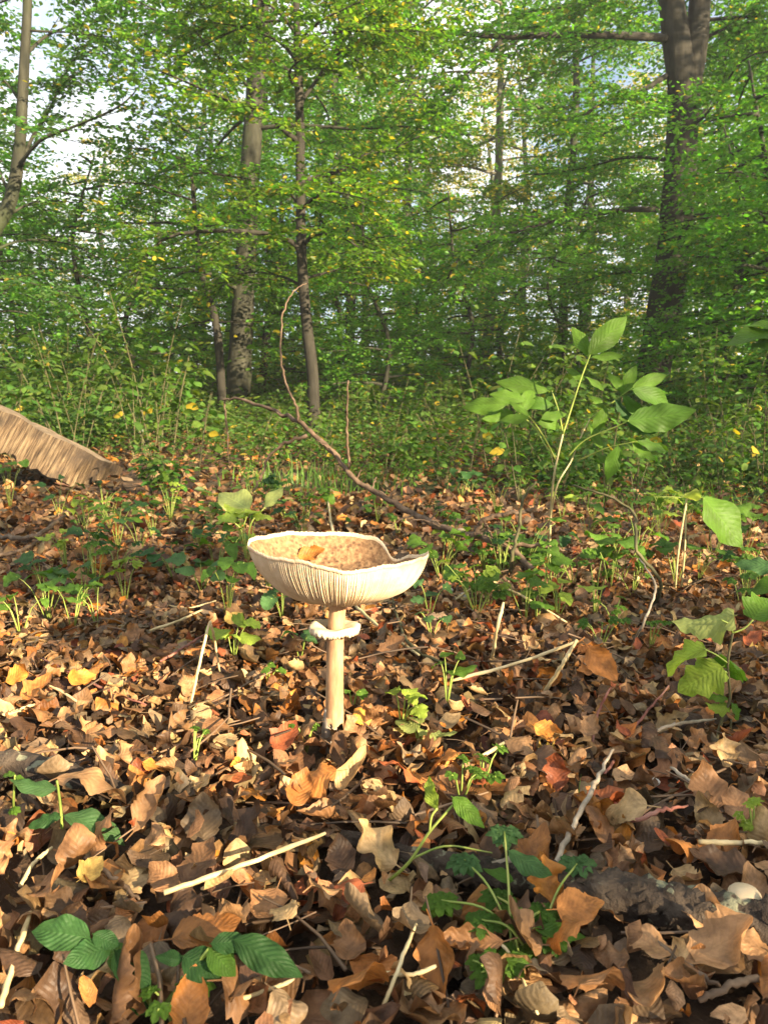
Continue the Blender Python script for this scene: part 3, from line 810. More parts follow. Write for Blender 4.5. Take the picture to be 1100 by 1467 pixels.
# -- long-leaved sapling
def build_sapling():
    Y = 1.72
    q = lambda x, y, dy=0.0: P(x, y, Y + dy)
    base = G(787, 818, -0.01)
    q0 = base.y
    stems = [([base, P(788, 745, q0), q(792, 690), q(799, 652), q(806, 622)], [0.003, 0.0025, 0.002], 'stem'),
             ([P(788, 742, q0), q(798, 695, .02), q(818, 660, .05), q(832, 625, .06), q(845, 600, .07)], [0.0022, 0.0018, 0.0014], 'stem'),
             ([q(806, 622), q(818, 585), q(832, 542), q(845, 508)], [0.0022, 0.0014], 'leaf_stalk'),
             ([q(795, 658), q(782, 632, -.03), q(768, 610, -.06), q(757, 596, -.09)], [0.0022, 0.0013], 'leaf_stalk'),
             ([q(797, 655), q(782, 640, .03), q(765, 612, .06), q(740, 590, .08)], [0.0020, 0.0013], 'leaf_stalk'),
             ([q(827, 660, .05), q(868, 642, .0), q(912, 632, -.04)], [0.0022, 0.0012], 'leaf_stalk'),
             ([q(845, 600, .07), q(872, 580, .05), q(905, 556, .03)], [0.0022, 0.0012], 'leaf_stalk'),
             ([q(812, 655, .02), q(838, 630, .0), q(880, 612, -.04), q(900, 603, -.06)], [0.0018, 0.0012], 'leaf_stalk'),
             ([q(806, 622), q(800, 590, .05), q(790, 560, .1)], [0.002, 0.0012], 'leaf_stalk')]
    L = [((843, 508), (903, 443), .0, 'fresh', 1.15), ((845, 512), (823, 462), .02, 'mid', 1.2), ((846, 512), (895, 508), .0, 'fresh', .8), ((837, 545), (808, 524), .05, 'fresh', 1.0), ((838, 540), (868, 558), .03, 'mid', 1),
         ((725, 580), (660, 578), -.02, 'mid', 1.2), ((785, 560), (713, 538), .1, 'fresh', 1.1), ((752, 574), (703, 558), .05, 'mid', 1.2), ((792, 580), (745, 572), .06, 'mid', 1.2), ((757, 596), (730, 570), -.09, 'fresh', .9), ((757, 598), (710, 602), -.05, 'mid', 1.1), ((775, 600), (815, 585), .0, 'mid', 1.2), ((745, 592), (770, 545), .05, 'mid', 1.1), ((770, 605), (815, 608), .0, 'mid', 1.1), ((735, 590), (690, 604), .09, 'mid', 1.2),
         ((905, 556), (958, 534), .0, 'fresh', 1.0), ((905, 558), (982, 577), -.03, 'mid', 1.0), ((898, 603), (992, 596), -.06, 'mid', 1.35), ((890, 566), (912, 520), .05, 'mid', 1), ((893, 562), (872, 530), .05, 'fresh', 1.0), ((890, 566), (930, 605), .0, 'mid', 1.0), ((880, 572), (905, 610), .0, 'dark', 1.1), ((865, 585), (845, 560), .04, 'fresh', 1.0), ((868, 583), (850, 625), .02, 'mid', 1.1), ((895, 604), (935, 625), -.05, 'dark', 1.0), ((912, 632), (962, 640), -.04, 'mid', 1.1), ((905, 633), (935, 665), -.03, 'fresh', 1.2), ((885, 638), (870, 690), -.02, 'mid', 1.2), ((862, 643), (845, 605), .0, 'mid', 1.1), ((850, 648), (880, 668), .03, 'mid', 1.0), ((840, 628), (815, 645), .02, 'mid', 1.2)]
    leaves = [(q(*a, dy), q(*b, dy + random.uniform(-.02, .02)), 'ash', 'fresh' if c == 'mid' and random.random() < .5 else c, w * .88, (random.uniform(-.3, .3), -1.0, random.uniform(.25, .9))) for a, b, dy, c, w in L]
    r = plant('sapling', 'slender sapling with long pointed leaves and pale straight stem beside the fallen branch', 'sapling', base, stems, leaves, 'stem_tan')
    landmark('the long-leaved sapling', base)
build_sapling()

def build_single_leaf():
    Y = G(968, 852).y
    q = lambda x, y, dy=0.0: P(x, y, Y + dy)
    base = G(966, 854, -0.01)
    plant('seedling', 'thin twin-stemmed seedling holding out one large leaf', 'seedling', base,
          [([base, q(970, 800), q(978, 745), q(984, 712)], [0.0026, 0.0018], 'stem'), ([G(975, 850, -.01), q(980, 790, .01), q(982, 745, .01), q(982, 716, .01)], [0.0022, 0.0015], 'stem'),
           ([q(984, 713), q(996, 711), q(1008, 714)], [0.0012, 0.001], 'leaf_stalk'), ([q(984, 713), q(960, 712), q(935, 712)], [0.001, 0.0008], 'leaf_stalk')],
          [(q(1006, 712), q(1068, 782, -.02), 'beech', 'fresh', 1.0, (0.35, -1.0, .35), 3), (q(984, 714), q(996, 708, -.05), 'beech', 'pale', 1.2), (q(935, 712), q(915, 716), 'beech', 'mid', 1.0)], 'stem_tan')
    landmark('the one-leaf seedling', base)
build_single_leaf()

def build_lobed():
    base = G(1030, 1090, -.008); Y = base.y + 0.03
    q = lambda x, y, dy=0.0: P(x, y, Y + dy)
    plant('seedling', 'young seedling with broad pale toothed leaves catching the sun', 'seedling', base,
          [([base, q(1026, 1060), q(1036, 1025), q(1045, 1000), q(1042, 950), q(1049, 907)], [0.0022, 0.0016, 0.0013], 'stem'), ([G(1040, 1085, -.01), q(1044, 1060), q(1047, 1030)], [0.0014, 0.001], 'stem'),
           ([q(1049, 907), q(1045, 895), q(1032, 888)], [0.001], 'leaf_stalk'), ([q(1042, 950), q(1025, 938), q(1008, 930)], [0.001], 'leaf_stalk'), ([q(1043, 965), q(1038, 962), q(1032, 958)], [0.001], 'leaf_stalk'), ([q(1049, 907), q(1066, 900), q(1078, 888)], [0.001], 'leaf_stalk')],
          [(q(1052, 882), q(968, 905, .04), 'maple', 'pale', .7, (-.2, -.5, 1)), (q(1012, 930), q(936, 948, .02), 'maple', 'lime', .62, (0, -.35, 1)), (q(1035, 955), q(968, 988, .0), 'maple', 'lime', .85, (-.2, -.8, .7)),
           (q(1045, 1012), q(1005, 1014), 'maple', 'lime', .6), (q(1047, 1008), q(1060, 1032), 'maple', 'fresh', .7), (q(1042, 1000), q(1012, 994), 'maple', 'fresh', .55), (q(1078, 888, .03), q(1112, 838, .05), 'maple', 'fresh', .8), (q(1044, 945), q(1064, 960, .04), 'maple', 'mid', .7)], 'stem_brown')
    landmark('the pale toothed seedling', base)
build_lobed()

def build_edge():
    base = Vector((0.80, 1.25, float(gz(0.80, 1.25)) - .01)); Y = 1.22
    q = lambda x, y, dy=0.0: P(x, y, Y + dy)
    plant('sapling', 'sapling with broad green leaves reaching in over the seedlings', 'sapling', base,
          [([base, q(1200, 700), q(1170, 560), q(1140, 480), q(1110, 465)], [0.004, 0.003, 0.002], 'stem'), ([q(1185, 640), q(1150, 620), q(1110, 600)], [0.002, 0.0012], 'leaf_stalk')],
          [(q(1118, 470), q(1058, 461, .02), 'elder', 'fresh', 1.0), (q(1112, 474), q(1036, 488, -.02), 'elder', 'fresh', 1.0), (q(1116, 478), q(1074, 512, -.02), 'elder', 'mid', 1.1), (q(1140, 480), q(1180, 430), 'elder', 'mid', 1.0), (q(1150, 490), q(1215, 510), 'elder', 'mid', 1.0)], 'stem_brown')
    b2 = Vector((0.565, 0.98, float(gz(.565, .98)) - .01)); Y2 = 0.97
    q2 = lambda x, y, dy=0.0: P(x, y, Y2 + dy)
    plant('seedling', 'bluish-green leafy seedling reaching in above the pale toothed seedling', 'seedling', b2,
          [([b2, q2(1158, 930), q2(1150, 860), q2(1120, 815)], [0.002, 0.0012], 'stem')],
          [(q2(1122, 815), q2(1052, 797, .02), 'elder', 'blue', 1.0), (q2(1130, 830), q2(1070, 848, .0), 'elder', 'mid', 1.0), (q2(1150, 850), q2(1200, 820), 'elder', 'blue', 1.0), (q2(1152, 862), q2(1120, 890, -.02), 'elder', 'mid', 1.0)], 'stem_brown')
build_edge()

def build_broad():
    base = G(360, 800, -.01); Y = base.y
    q = lambda x, y, dy=0.0: P(x, y, Y + dy)
    plant('seedling', 'seedling with two broad veined leaves raised behind the mushroom cap', 'seedling', base,
          [([base, q(352, 780), q(345, 758), q(332, 746)], [0.003, 0.0018], 'stem'), ([q(354, 782), q(360, 750), q(372, 735), q(380, 727)], [0.0026, 0.0016], 'stem'), ([q(346, 762), q(352, 745), q(356, 728)], [0.0018, .0014], 'leaf_stalk')],
          [(q(358, 730), q(313, 702, .05), 'beech', 'pale', 1.15, (.1, -.7, .8)), (q(379, 728), q(404, 697, .03), 'beech', 'pale', .85, (-.4, -.8, .5)), (q(331, 746), q(311, 736), 'beech', 'fresh', 1.2), (q(352, 775), q(372, 764), 'maple', 'lime', .9), (q(348, 770), q(325, 772), 'maple', 'fresh', .9)])
    landmark('the broad-leaved seedling', base)
build_broad()

def build_front_dark():
    base = G(226, 1458, -.006); Y = base.y
    q = lambda x, y, dy=0.0: P(x, y, Y + dy)
    plant('seedling', 'dark green seedling with spreading pointed leaves low over brown leaves', 'seedling', base,
          [([base, q(216, 1438), q(206, 1415, -.0), q(190, 1385)], [0.0019, 0.0014], 'stem'), ([G(234, 1452, -.005), q(250, 1425), q(272, 1395), q(300, 1360)], [0.0019, 0.0014], 'stem'), ([G(229, 1455, -.005), q(244, 1428, .01), q(262, 1400, .01)], [0.0015, 0.0012], 'stem')],
          [(q(130, 1345), q(44, 1322, -.01), 'elder', 'dark', 1.1), (q(134, 1338), q(172, 1358), 'elder', 'dark', 1.3), (q(160, 1356), q(95, 1372, -.02), 'elder', 'dark', 1.3), (q(165, 1362), q(218, 1416, -.01), 'elder', 'dark', 1.3), (q(190, 1385), q(150, 1345, .02), 'elder', 'mid', 1.1), (q(262, 1376), q(222, 1368), 'elder', 'dark', 1.1), (q(262, 1370), q(318, 1394, -.01), 'elder', 'dark', 1.4), (q(300, 1358), q(338, 1398, -.01), 'elder', 'mid', 1.4), (q(302, 1352), q(362, 1345), 'elder', 'dark', 1.0), (q(335, 1346), q(432, 1394, -.02), 'elder', 'dark', .8), (q(220, 1440), q(182, 1452, -.01), 'elder', 'dark', 1.0), (q(238, 1446), q(280, 1458, -.01), 'elder', 'dark', 1.0)])
    landmark('the dark-leaved seedling', base)
    base = G(88, 1214, -.006); Y = base.y
    plant('seedling', 'thin seedling with drooping leaf pairs beside the bark-covered branch', 'seedling', base,
          [([base, q(89, 1180, 0), q(86, 1145), q(82, 1118)], [0.0014, 0.001], 'stem'), ([G(22, 1178, -.005), q(20, 1150), q(22, 1110)], [0.0012, 0.0008], 'stem')],
          [(q(82, 1130), q(10, 1127, -.01), 'elder', 'blue', .8), (q(90, 1168), q(34, 1180, -.01), 'elder', 'dark', .9), (q(92, 1168), q(186, 1186, -.01), 'elder', 'blue', .75), (q(22, 1110), q(0, 1106), 'elder', 'fresh', 1.0), (q(22, 1112), q(38, 1116), 'elder', 'fresh', 1.0), (q(20, 1160), q(38, 1164), 'palmate', 'fresh', 1), (q(20, 1160), q(3, 1166), 'palmate', 'fresh', 1)])
build_front_dark()

def build_front_herb():
    base = G(556, 1266, -.004); Y = base.y - .01
    q = lambda x, y, dy=0.0: P(x, y, Y + dy)
    plant('seedling', 'two-leaf shoot leaning up at the thin end of the rotting log', 'seedling', base,
          [([base, q(587, 1234, 0), q(615, 1192), q(648, 1154)], [0.0016, 0.001], 'stem'), ([q(590, 1230), q(640, 1212, .02), q(705, 1222, .02)], [0.001, .0007], 'stem'), ([q(615, 1192), q(618, 1170), q(626, 1158)], [0.0009], 'leaf_stalk')],
          [(q(626, 1160), q(602, 1112, .01), 'elder', 'lime', .9, (-.6, -.7, .3)), (q(648, 1142), q(696, 1182, -.02), 'elder', 'fresh', .9)])
    base = G(752, 1395, -.006); Y = base.y + .01
    q = lambda x, y, dy=0.0: P(x, y, Y + dy)
    tips = [((665, 1232), .06, 'blue'), ((632, 1290), .03, 'fresh'), ((722, 1192), .09, 'blue'), ((690, 1318), .01, 'mid'), ((772, 1306), .02, 'mid'), ((742, 1366), -.01, 'fresh'), ((826, 1238), .06, 'blue'), ((712, 1285), .04, 'mid'), ((790, 1345), .0, 'mid'), ((735, 1310), .02, 'fresh')]
    st, lv = [], []
    for (x, y), dy, c in tips:
        e = q(x, y, dy)
        a = base + Vector((random.uniform(-.01, .01), random.uniform(0, .02), 0))
        mid = (a + e) / 2 + Vector((0, 0.0, 0.012))
        st.append(([a, mid, e], [0.0011, 0.0008], 'stem'))
        s = 0.026 if dy > .0 else 0.024
        for k in range(3):
            an = R_(-90 + (k - 1) * 75 + random.uniform(-15, 15)) if x > 700 else R_(-100 + (k - 1) * 75)
            lv.append((e, e + Vector((math.cos(an) * s, math.sin(an) * s, random.uniform(-.008, .006))), 'palmate', c, 1.0, (random.uniform(-.2, .2), -.35, 1)))
    lv += [(q(728, 1218, .06), q(795, 1268, .03), 'elder', 'blue', .8), (q(765, 1330, .0), q(842, 1340, .0), 'elder', 'mid', .6), (q(735, 1262, .04), q(690, 1240, .06), 'elder', 'mid', .7)]
    plant('woodland_herb', 'ferny green herb with deeply cut leaves growing over the rotting log', 'herb', base, st, lv)
    landmark('the ferny herb', base)
build_front_herb()

# -- small fungi and pebbles
def small_fungus(px, py, label, capw, h, flat):
    b = G(px, py, -.002)
    root = thing('small_mushroom', label, 'mushroom', b, 'small pale mushrooms')
    link('stem', tube_mesh('stem', [b, b + Vector((0.001, 0, h * .55)), b + Vector((0.0, 0, h))], [capw * .24, capw * .2, capw * .22], M['pale_fungus'], b, 10, 8, .03), root)
    n, rs = 20, [(0.0, 1.0), (.45, .93), (.8, .68), (1.0, .3), (1.0, .1), (.85, .02), (.3, .12)]
    V = np.array([[capw * r * math.cos(t) * (1 + .06 * math.sin(2 * t + px)), capw * r * math.sin(t), h - capw * flat * .3 + capw * flat * z] for r, z in rs for t in np.linspace(0, 6.283, n, endpoint=False)])
    ii = np.arange(len(rs) * n).reshape(len(rs), n)
    Fq = np.stack([ii[:-1], np.roll(ii[:-1], -1, 1), np.roll(ii[1:], -1, 1), ii[1:]], -1).reshape(-1, 4)
    link('cap', build_mesh('cap', V, [Fq], M['pale_fungus']), root)
small_fungus(868, 1303, 'small cream button mushroom sprouting beside the rotting log', 0.0075, 0.014, 1.3)
small_fungus(1062, 1338, 'little cream mushroom with wide flat cap beside the rotting log', 0.0115, 0.028, .6)
small_fungus(660, 772, 'tiny white mushroom beneath the arching fallen branch', 0.013, 0.024, .6)
small_fungus(628, 765, 'tiny white flat mushroom behind the large mushroom cap', 0.013, 0.018, .6)
for px, py, r, lab in ((641, 846, .013, 'smooth pale pebble next to the mushroom cap'), (666, 855, .014, 'wide pale pebble in the litter beyond the mushroom'), (770, 852, .012, 'flat pale pebble in the litter before the sapling stem'), (935, 604 + 520, .007, 'tiny pale pebble among twigs by the rotting log')):
    b = G(px, py, .002)
    V, Fs = tube([(-r, 0, 0), (-r * .8, 0, 0), (-r * .3, 0, 0), (r * .4, 0, 0), (r * .8, 0, 0), (r, 0, 0)], [r * .15, r * .6, r * .85, r * .8, r * .5, r * .1], 12, .04)
    V[:, 2] *= .6
    tag(link('pebble', build_mesh('pebble', V, Fs, M['pebble']), None, b), lab, 'pebble', 'pale pebbles in the litter')

# ------------------------------------------------------------------ fallen leaves
DRY = [('tan', (0.36, 0.205, 0.095), 5), ('reddish brown', (0.29, 0.15, 0.065), 4.0), ('dark brown', (0.105, 0.058, 0.03), 5.0), ('orange brown', (0.42, 0.175, 0.045), 2.1), ('straw coloured', (0.50, 0.345, 0.165), 2.6), ('greyish brown', (0.22, 0.155, 0.09), 3.0), ('bright orange', (0.55, 0.23, 0.04), 0.5), ('rust red', (0.33, 0.095, 0.035), 0.9), ('yellow', (0.48, 0.33, 0.09), 0.05)]
DC = np.array([d[1] for d in DRY]); DW = np.array([d[2] for d in DRY], float); DW /= DW.sum()
STATES = [('flat', 0.35, 0.5, .06), ('cupped', .8, 2.4, .07), ('curled', 2.2, 1.6, .09), ('rolled', 0.8, 6.5, .04), ('arched', -1.4, -1.4, .08), ('crumpled', 1.0, 1.8, .16)]
KINDS = ['beech', 'oak', 'broad', 'hornbeam', 'beech']
KNAME = {'beech': 'oval', 'oak': 'lobed', 'hornbeam': 'narrow', 'broad': 'broad'}
def litter_protos(nu, nv, seed0, stalk):
    out, info = [], []
    for a, kd in enumerate(KINDS):
        for b, (sn, k1, k2, wv) in enumerate(STATES):
            r = np.random.default_rng(seed0 + a * 10 + b)
            out.append(leaf_proto(kd, nu, nv, k1 * r.uniform(.7, 1.3), k2 * r.uniform(.7, 1.3), r.uniform(-1.2, 1.2), wv * r.uniform(.6, 1.4), r.uniform(.0, .011) if kd in ('beech', 'hornbeam') else .003, seed0 + a * 10 + b, stalk, 8, True, .065))
            info.append((kd, sn))
    return out, info

def litter_cols(n):
    k = rng.choice(len(DRY), n, p=DW)
    c = DC[k] * rng.uniform(0.55, 1.2, (n, 1)) * rng.uniform(.93, 1.07, (n, 3))
    return k, c

def clear_of_log(x, y, m=.021):
    d = np.min(np.hypot(np.asarray(x)[:, None] - LOGP[None, :, 0], np.asarray(y)[:, None] - LOGP[None, :, 1] ), 1)
    return d > m * np.random.default_rng(1).uniform(.75, 1.3, len(d))
def litter_patch(n, y0, y1, nu, nv, seed, size, zspread, tiltsd, dens_side=0.45):
    y = np.sqrt(rng.uniform((y0) ** 2, y1 ** 2, n)); x = rng.uniform(-1, 1, n) * (0.60 * y + dens_side)
    kp = clear_of_log(x, y); x, y = x[kp], y[kp]; n = len(x)
    protos, info = litter_protos(nu, nv, seed, 0.0)
    which = rng.integers(0, len(protos), n)
    sz = rng.uniform(size[0], size[1], n)
    Rm = rot_zyx(rng.uniform(0, 6.283, n), rng.normal(0, tiltsd, n), rng.normal(0, tiltsd, n) + math.pi * (rng.random(n) < .45)) * sz[:, None, None]
    z = gz(x, y) + rng.uniform(-zspread, zspread * .55, n)
    k, c = litter_cols(n)
    c[rng.random(n) < .25] *= 0.6                  # a quarter of them are older, darker leaves
    return bake(protos, which, np.stack([x, y, z], -1), Rm, c)

def add_litter(name, lab, args):
    V, Fs, L, C = litter_patch(*args)
    o = link(name, build_mesh(name, V, Fs, M['dry_leaf'], L, C))
    tag(o, lab, 'leaf litter', kind='stuff')
add_litter('leaf_litter', 'thick bed of dry brown leaves around the mushroom', (9500, 0.22, 1.65, 8, 4, 100, (.024, .050), .015, .27))
add_litter('leaf_litter', 'brown leaf litter spreading back towards the undergrowth', (13000, 1.6, 3.4, 5, 2, 200, (.035, .065), .02, .27))
add_litter('leaf_litter', 'thin far leaf litter under the undergrowth plants', (9000, 3.3, 9.0, 3, 2, 300, (.05, .085), .025, .28))
# crumbs of leaves, bark and short twigs between the leaves
def add_crumbs():
    n = 15000
    y = np.sqrt(rng.uniform(0.2 ** 2, 2.3 ** 2, n)); x = rng.uniform(-1, 1, n) * (0.60 * y + .35)
    protos = [leaf_proto('scrap', 3, 2, r.uniform(-2, 3), r.uniform(-3, 3), r.uniform(-2, 2), .1, 0, i, 0, center=True, jag=.3) for i, r in ((i, np.random.default_rng(900 + i)) for i in range(8))]
    tw = []
    for i in range(4):
        V, Fs = tube(smooth_path([(0, 0, 0), (.5, .04 * i - .06, .03), (1, .02, 0)], 4), [.016, .014, .01], 4, .1, caps=False)
        tw.append((V - np.array([.5, 0, 0]), Fs[0], np.zeros((len(V), 3))))
    allp = protos + tw
    which = np.where(rng.random(n) < .86, rng.integers(0, 8, n), 8 + rng.integers(0, 4, n))
    sz = np.where(which >= 8, rng.uniform(.03, .11, n), rng.uniform(.008, .026, n))
    Rm = rot_zyx(rng.uniform(0, 6.283, n), rng.normal(0, .25, n), rng.normal(0, .5, n)) * sz[:, None, None]
    k, c = litter_cols(n)
    c[which >= 8] = np.array([.17, .115, .075]) * rng.uniform(.5, 2.0, ((which >= 8).sum(), 1))
    z = gz(x, y) + rng.uniform(-.012, .016, n)
    V, Fs, L, C = bake(allp, which, np.stack([x, y, z], -1), Rm, c)
    tag(link('leaf_crumbs', build_mesh('leaf_crumbs', V, Fs, M['dry_leaf'], L, C)), 'broken leaf crumbs and short twigs between the leaves', 'debris', kind='stuff')
add_crumbs()

_pi_protos, _pi_info = litter_protos(26, 6, 500, 0.22)
_pi_mesh = [build_mesh('fallen_leaf', V, [Fq], M['dry_leaf'], L, np.ones(3)) for V, Fq, L in _pi_protos]
def add_leaf(pos, size, k, ci, rot, label=None, jitter=None):
    o = link('fallen_leaf', _pi_mesh[k], None, pos)
    o.scale = (size, size, size); o.rotation_euler = rot
    c = DC[ci] * (jitter if jitter is not None else random.uniform(.6, 1.2))
    o.color = (c[0], c[1], c[2], 1)
    tag(o, label, 'leaf', 'single fallen leaves on the litter')
    return o
def kidx(kind, state):
    return [i for i, q in enumerate(_pi_info) if q == (kind, state)][0]
CI = {d[0]: i for i, d in enumerate(DRY)}
# leaves that stand out in the picture
special = [
    ('upright orange-brown leaf standing on edge beside the thick short straw', P(856, 944, .97), .078, kidx('beech', 'cupped'), 'orange brown', (R_(75), R_(50), R_(-15)), 1.1),
    ('yellow-orange curled leaf standing up in a dark hollow', G(775, 1045, .018), .048, kidx('beech', 'curled'), 'bright orange', (R_(60), R_(35), R_(20)), 1.1),
    ('big rust-orange leaf lying behind the red-brown dry leaves', G(565, 1113, .016), .07, kidx('beech', 'arched'), 'rust red', (R_(-18), R_(4), R_(5)), 1.5),
    ('orange leaf with pale edge lying below the mushroom foot', G(462, 1122, .016), .065, kidx('broad', 'arched'), 'orange brown', (R_(-20), R_(8), R_(190)), 1.2),
    ('glossy curled orange leaf on top of the rotting log', G(978, 1214, .018), .062, kidx('beech', 'rolled'), 'orange brown', (R_(170), R_(5), R_(10)), 1.15),
    ('large tan leaf curled over the thick bark-covered branch', G(120, 1140, .02), .095, kidx('hornbeam', 'arched'), 'tan', (R_(-15), R_(-12), R_(18)), 1.2),
    ('orange cupped leaf in the sun beside the V straw', G(110, 972, .02), .058, kidx('beech', 'cupped'), 'bright orange', (R_(50), R_(30), R_(80)), 1.0),
    ('orange ribbed leaf curled up at the sunny patch', G(18, 972, .02), .055, kidx('beech', 'curled'), 'bright orange', (R_(40), R_(-10), R_(40)), .95),
    ('orange-brown leaf lying flat beyond the sunny straws', G(400, 925, .014), .052, kidx('oak', 'flat'), 'orange brown', (R_(12), R_(4), R_(170)), 1.2),
    ('rust-red leaf lying behind the upright thick straw', G(695, 902, .014), .062, kidx('beech', 'arched'), 'rust red', (R_(-12), R_(0), R_(10)), 1.3),
    ('rust-red leaf beneath the long level straw', G(672, 972, .014), .05, kidx('beech', 'cupped'), 'rust red', (R_(10), R_(10), R_(70)), 1.2),
    ('rust-brown upright folded leaf in front of the ferny herb', P(625, 1362, G(625, 1395).y), .062, kidx('beech', 'cupped'), 'orange brown', (R_(70), R_(60), R_(-50)), .9),
    ('orange-tan leaf lying beneath the ferny herb', G(823, 1303, .02), .045, kidx('broad', 'flat'), 'orange brown', (R_(20), R_(0), R_(5)), 1.1),
    ('yellow spotted leaf curled beside the long pale straw', G(126, 1252, .018), .032, kidx('broad', 'cupped'), 'yellow', (R_(30), R_(10), R_(80)), .9),
    ('pale straw-coloured pleated leaf lying before the rotting log', G(415, 1318, .016), .05, kidx('hornbeam', 'arched'), 'straw coloured', (R_(-20), R_(-10), R_(110)), .9),
    ('large tan pleated leaf arched below the bleached stick', G(905, 1168, .02), .065, kidx('beech', 'arched'), 'straw coloured', (R_(-30), R_(10), R_(150)), .8),
    ('pale broad lobed leaf drying in the litter before the rotting log', G(1010, 1365, .016), .075, kidx('oak', 'cupped'), 'tan', (R_(8), R_(0), R_(10)), 1.1),
    ('big brown ribbed leaf lying before the ferny herb', G(850, 1425, .02), .07, kidx('beech', 'arched'), 'reddish brown', (R_(-25), R_(10), R_(60)), .9),
    ('broad orange leaf lying in the shade near pale straws', G(515, 1425, .016), .07, kidx('beech', 'arched'), 'orange brown', (R_(-30), R_(8), R_(70)), .85),
    ('brown oval leaf half folded under the dark-leaved seedling', G(285, 1340, .016), .062, kidx('beech', 'flat'), 'orange brown', (R_(10), R_(5), R_(20)), .7),
    ('tall brown crumpled leaf standing behind the dark-leaved seedling', G(180, 1425, .02), .08, kidx('broad', 'rolled'), 'reddish brown', (R_(35), R_(-60), R_(100)), .6),
    ('orange leaf in shadow beneath the dark-leaved seedling', G(270, 1455, .014), .05, kidx('beech', 'cupped'), 'orange brown', (R_(15), R_(-15), R_(100)), 1.0),
    ('green-spotted yellow leaf lying beside the folded V straw', G(332, 890, .02), .05, kidx('broad', 'cupped'), 'yellow', (R_(25), R_(10), R_(60)), .75),
    ('rust-orange leaf lying by the one-leaf seedling', G(1075, 918, .015), .055, kidx('beech', 'cupped'), 'rust red', (R_(8), R_(0), R_(30)), 1.1),
    ('rust-brown leaf lying on the sunny bank below the log slice', G(262, 842, .02), .06, kidx('beech', 'cupped'), 'rust red', (R_(25), R_(0), R_(170)), 1.2),
]
for lab, pos, s, k, cn, rot, j in special:
    add_leaf(pos, s * .78, k, CI[cn], rot, lab, j)
# leaves lying in the mushroom's cap
def in_cap(px, py, dy, size, k, ci, yaw, lab, j):
    p = P(px, py, MY + dy); x, y = p.x - MB.x, dy
    z = CAPZ(x, y); e = .012
    nrm = Vector((-(CAPZ(x + e, y) - CAPZ(x - e, y)) / (2 * e), -(CAPZ(x, y + e) - CAPZ(x, y - e)) / (2 * e), 1)).normalized()
    rot = (nrm.to_track_quat('Z', 'Y').to_matrix() @ Matrix.Rotation(yaw, 3, 'Z')).to_euler()
    o = add_leaf(Vector((x, y, z)) + MB + nrm * .006, size, k, ci, rot, lab, j)
    o['group'] = 'leaves caught in the cap'
in_cap(437, 772, .073, .036, kidx('beech', 'cupped'), CI['bright orange'], R_(-8), 'amber yellow curled leaf lying inside the upturned mushroom cap', .62)
in_cap(500, 805, -.02, .022, kidx('hornbeam', 'flat'), CI['greyish brown'], R_(-25), 'small greyish leaf scrap lying inside the upturned mushroom cap', 1.5)

# the other fallen leaves that show largest
seen, count = {}, 0
pts2 = [(s[1].x, s[1].y) for s in special]
tries = 0
while count < 272 and tries < 20000:
    tries += 1
    py = 860 + 620 * random.random() ** 0.85
    px = random.uniform(-20, 1120)
    g = G(px, py)
    if (g - MB).length < 0.03 or not clear_of_log(np.array([g.x]), np.array([g.y]), .012)[0]:
        continue
    mind = 0.021 + 0.012 * g.y
    if any((g.x - a) ** 2 + (g.y - b) ** 2 < mind ** 2 for a, b in pts2):
        continue
    pts2.append((g.x, g.y))
    k = random.randrange(len(_pi_mesh)); kd, st = _pi_info[k]
    ci = int(rng.choice(len(DRY), p=DW))
    size = random.uniform(.030, .054) * (1.1 if kd == 'oak' else 1.0)
    rot = (random.gauss(0, .24) + (math.pi if random.random() < .35 else 0), random.gauss(0, .24), random.uniform(0, 6.283))
    a, b = near_phrase(g.x, g.y, 2)
    lab = f"{DRY[ci][0]} {st} {KNAME[kd]} leaf by {a}, towards {b}"
    if len(lab.split()) > 16:
        lab = f"{DRY[ci][0]} {st} {KNAME[kd]} leaf by {a}"
    add_leaf(g + Vector((0, 0, random.uniform(.006, .018))), size, k, ci, rot, lab)
    count += 1

# ------------------------------------------------------------------ little plants on the litter
def leaf_patch_plant(name, label, base, n, h, size, kind, col, spread, group, seed):
    r = random.Random(seed)
    root = thing(name, label, 'seedling', base, group)
    for i in range(n):
        a = r.uniform(0, 6.283); d = spread * r.uniform(.25, 1)
        e = Vector((math.cos(a) * d, math.sin(a) * d, h * r.uniform(.6, 1.1)))
        link('stem', tube_mesh('stem', [(0, 0, -.01), e * .5 + Vector((0, 0, h * .2)), e], [.0011, .0007], M['stem_green'], (0, 0, 0), 4, 5), root)
        b2 = a + r.uniform(-.9, .9); s = size * r.uniform(.7, 1.2)
        random.seed(seed * 31 + i)
        put_leaf(root, Vector((0, 0, 0)), e - Vector((math.cos(b2), math.sin(b2), 0)) * s * .25, e + Vector((math.cos(b2), math.sin(b2), r.uniform(-.3, .2))) * s * .75, kind, col, 1.0, (r.uniform(-.25, .25), r.uniform(-.5, .05), 1))
    return root
